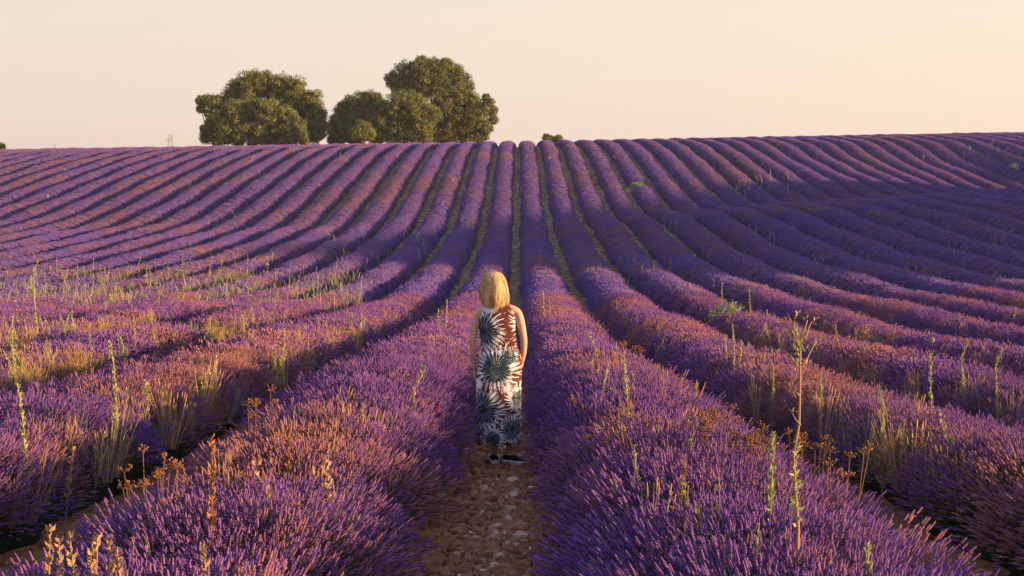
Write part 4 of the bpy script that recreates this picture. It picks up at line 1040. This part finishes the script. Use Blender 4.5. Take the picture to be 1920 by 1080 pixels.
# dry and green grass tufts among the flowers
gr = bpy.data.collections.new('grass_tufts')
def gtuft(name, n, L, mt, sp=.07, w=.0040, heads=False):
    b = MB()
    for _ in range(n):
        a = rnd.uniform(0, 6.3); q = rnd.random()*sp; tip = Vector((math.cos(a)*q*2.2, math.sin(a)*q*2.2, L*rnd.uniform(.55, 1.05))); p0 = Vector((math.cos(a)*q*.5, math.sin(a)*q*.5, 0))
        b.blade([p0, p0.lerp(tip, .55) + Vector((0,0,.05)), tip, tip + (tip - p0)*.12 + Vector((math.cos(a)*.03, math.sin(a)*.03, -.02))], w*rnd.uniform(.7, 1.5))
        if heads: b.spindle(tip, (tip - p0).normalized()*rnd.uniform(.04, .08), w*1.2, 3)
    o = bpy.data.objects.new(name, b.mesh(name, [mt])); gr.objects.link(o)
gtuft('gt0', 16, .50, M['dry'], heads=True); gtuft('gt1', 12, .60, M['dry'], .09, heads=True); gtuft('gt2', 18, .46, M['brown'], .08, heads=True)
gtuft('gt3', 20, .42, M['grass'], .08); gtuft('gt4', 12, .55, M['sage'], .07)
gtuft('gt5', 9, .62, M['dry'], .22, .018); gtuft('gt6', 9, .55, M['sage'], .22, .018)
b = MB()
for _ in range(4):
    a = rnd.uniform(0, 6.3); h_ = rnd.uniform(.48, .78); q = rnd.uniform(.02, .10); pts = [Vector((math.cos(a)*q*i/5 + .012*math.sin(i*1.7 + a), math.sin(a)*q*i/5, h_*i/5)) for i in range(6)]
    b.tube(pts, [.005,.0048,.0045,.004,.003,.002], 4)
    for _ in range(34):
        f = rnd.uniform(.3, 1); p_ = at_(pts, f); c = rnd.uniform(0, 6.3); e_ = rnd.uniform(.014, .034)*(1.2 - .6*f); b.leaf(p_, (math.cos(c)*e_, math.sin(c)*e_, e_*1.3), e_*.7)
gr.objects.link(bpy.data.objects.new('gt7', b.mesh('gt7', [M['weed']])))
NG2 = inst_group('grass_tufts', gr)
def grass_field(name, label, items):
    P, R, Sc, K = [], [], [], []
    for (x, d, k, s_) in items:
        nr = min(1, max(0, (11 - d)/4)); s_ *= 1 - .16*nr; P.append((x, d, h1(x, d) + .20 - .04*nr)); R.append((rnd.gauss(0,.15), rnd.gauss(0,.15), rnd.uniform(0,6.3))); Sc.append((s_, s_, s_*rnd.uniform(.75, 1.2))); K.append(k)
    o = scatter(name, P, R, Sc, K, None, NG2); tag(o, label, None, None, 'stuff')
gold = [(850,640,30,35,75,[0,0,1,3]),(835,720,22,18,20,[0,2]),(1090,620,45,22,60,[0,1,2]),(1190,690,45,25,45,[0,2,1]),(20,640,35,45,90,[0,0,1,3]),(430,618,60,16,80,[0,1,3]),(630,632,50,14,60,[0,0,2]),
        (325,622,50,9,120,[3]),(170,632,60,10,40,[3,3,0]),(1400,622,20,12,40,[2,0]),(1465,640,24,12,40,[0,2]),(1540,640,40,15,30,[2,0]),(1640,650,50,14,35,[0,2]),(1760,690,60,14,40,[2,0]),(1330,830,60,30,40,[2]),(1240,780,40,40,26,[2,0]),
        (90,700,60,30,40,[3,0,2]),(650,770,90,40,40,[2,0]),(700,900,90,60,30,[2,0,4]),(1300,950,90,50,30,[0,2]),(1500,690,40,20,24,[0,4]),(560,660,60,25,40,[3,0]),(250,610,90,14,50,[3,3,0]),(60,560,60,12,40,[2,0]),(1180,640,30,18,30,[2,0]),(1620,720,60,20,24,[0,4]),(300,780,140,50,60,[2,0,4]),(560,880,120,60,40,[2,0]),(1150,850,80,80,50,[2,0,2]),(1750,800,110,50,50,[0,4,2]),(1600,640,160,25,60,[0,2,4]),(150,625,100,14,50,[0,3,7]),(120,660,90,30,24,[7,3,0]),(1600,780,160,60,10,[7,4,0]),(1420,700,60,30,6,[7,0]),(470,700,120,40,14,[7,0,2]),(60,760,50,50,12,[7,0,3]),(1110,760,50,60,10,[7,0,2]),(600,620,60,14,14,[7,0])]
items = []
for (u, v, su, sv, n_, ks) in gold:
    for _ in range(int(n_*1.7)):
        x, d = pix(rnd.gauss(u, su), min(1079, rnd.gauss(v, sv)), .62)
        if abs(x) < .75 or abs((x/S - math.floor(x/S) - .5)*S) > .85: continue
        items.append((x, d, rnd.choice(ks) if rnd.random() < .95 or 7 in ks else 7, rnd.uniform(.6, 1.05)))
grass_field('dry_grass', 'golden dry grass growing through the near lavender', items)
items = []
for _ in range(420):
    d = 6 + 28*rnd.random(); k = rnd.randint(-6, 6); x = S*(k + .5) + rnd.gauss(0, .45)
    if abs(x) < .43*d + 1: items.append((x, d, rnd.choice([0,2,3,3,4]), rnd.uniform(.55, .95)))
for _ in range(1500):
    d = 34 + 130*rnd.random(); x = rnd.uniform(-.42, .42)*d; k = math.floor(x/S); x = S*(k + .5) + rnd.gauss(0, .4)
    if mnoise.noise(Vector((x*.09, d*.05, 3))) > -.05: items.append((x, d, rnd.choice([5,6,6]), rnd.uniform(.5, .95)))
for _ in range(620):
    d = 34 + 22*rnd.random(); x = -rnd.uniform(.12, .42)*d; items.append((x, d, rnd.choice([5,6,7,7]), rnd.uniform(.8, 1.3)))
grass_field('wild_grass', 'thin wild grass scattered through the lavender rows', items)
# leaves of weeds low in the furrows
items = []
for _ in range(260):
    d = 6 + 50*rnd.random(); k = rnd.choice([-4,-3,-2,-1,1,2,3,4]); x = S*k + rnd.gauss(0, .28); items.append((x, d, rnd.choice([3,2,4]), rnd.uniform(.2, .42)))
P = [(x, d, h1(x, d)) for x, d, _, _ in items]
o = scatter('furrow_weeds', P, [(0,0,rnd.uniform(0,6)) for _ in P], [(i[3],)*3 for i in items], [i[2] for i in items], None, NG2); tag(o, 'small weeds sprouting from the earth between rows', kind='stuff')
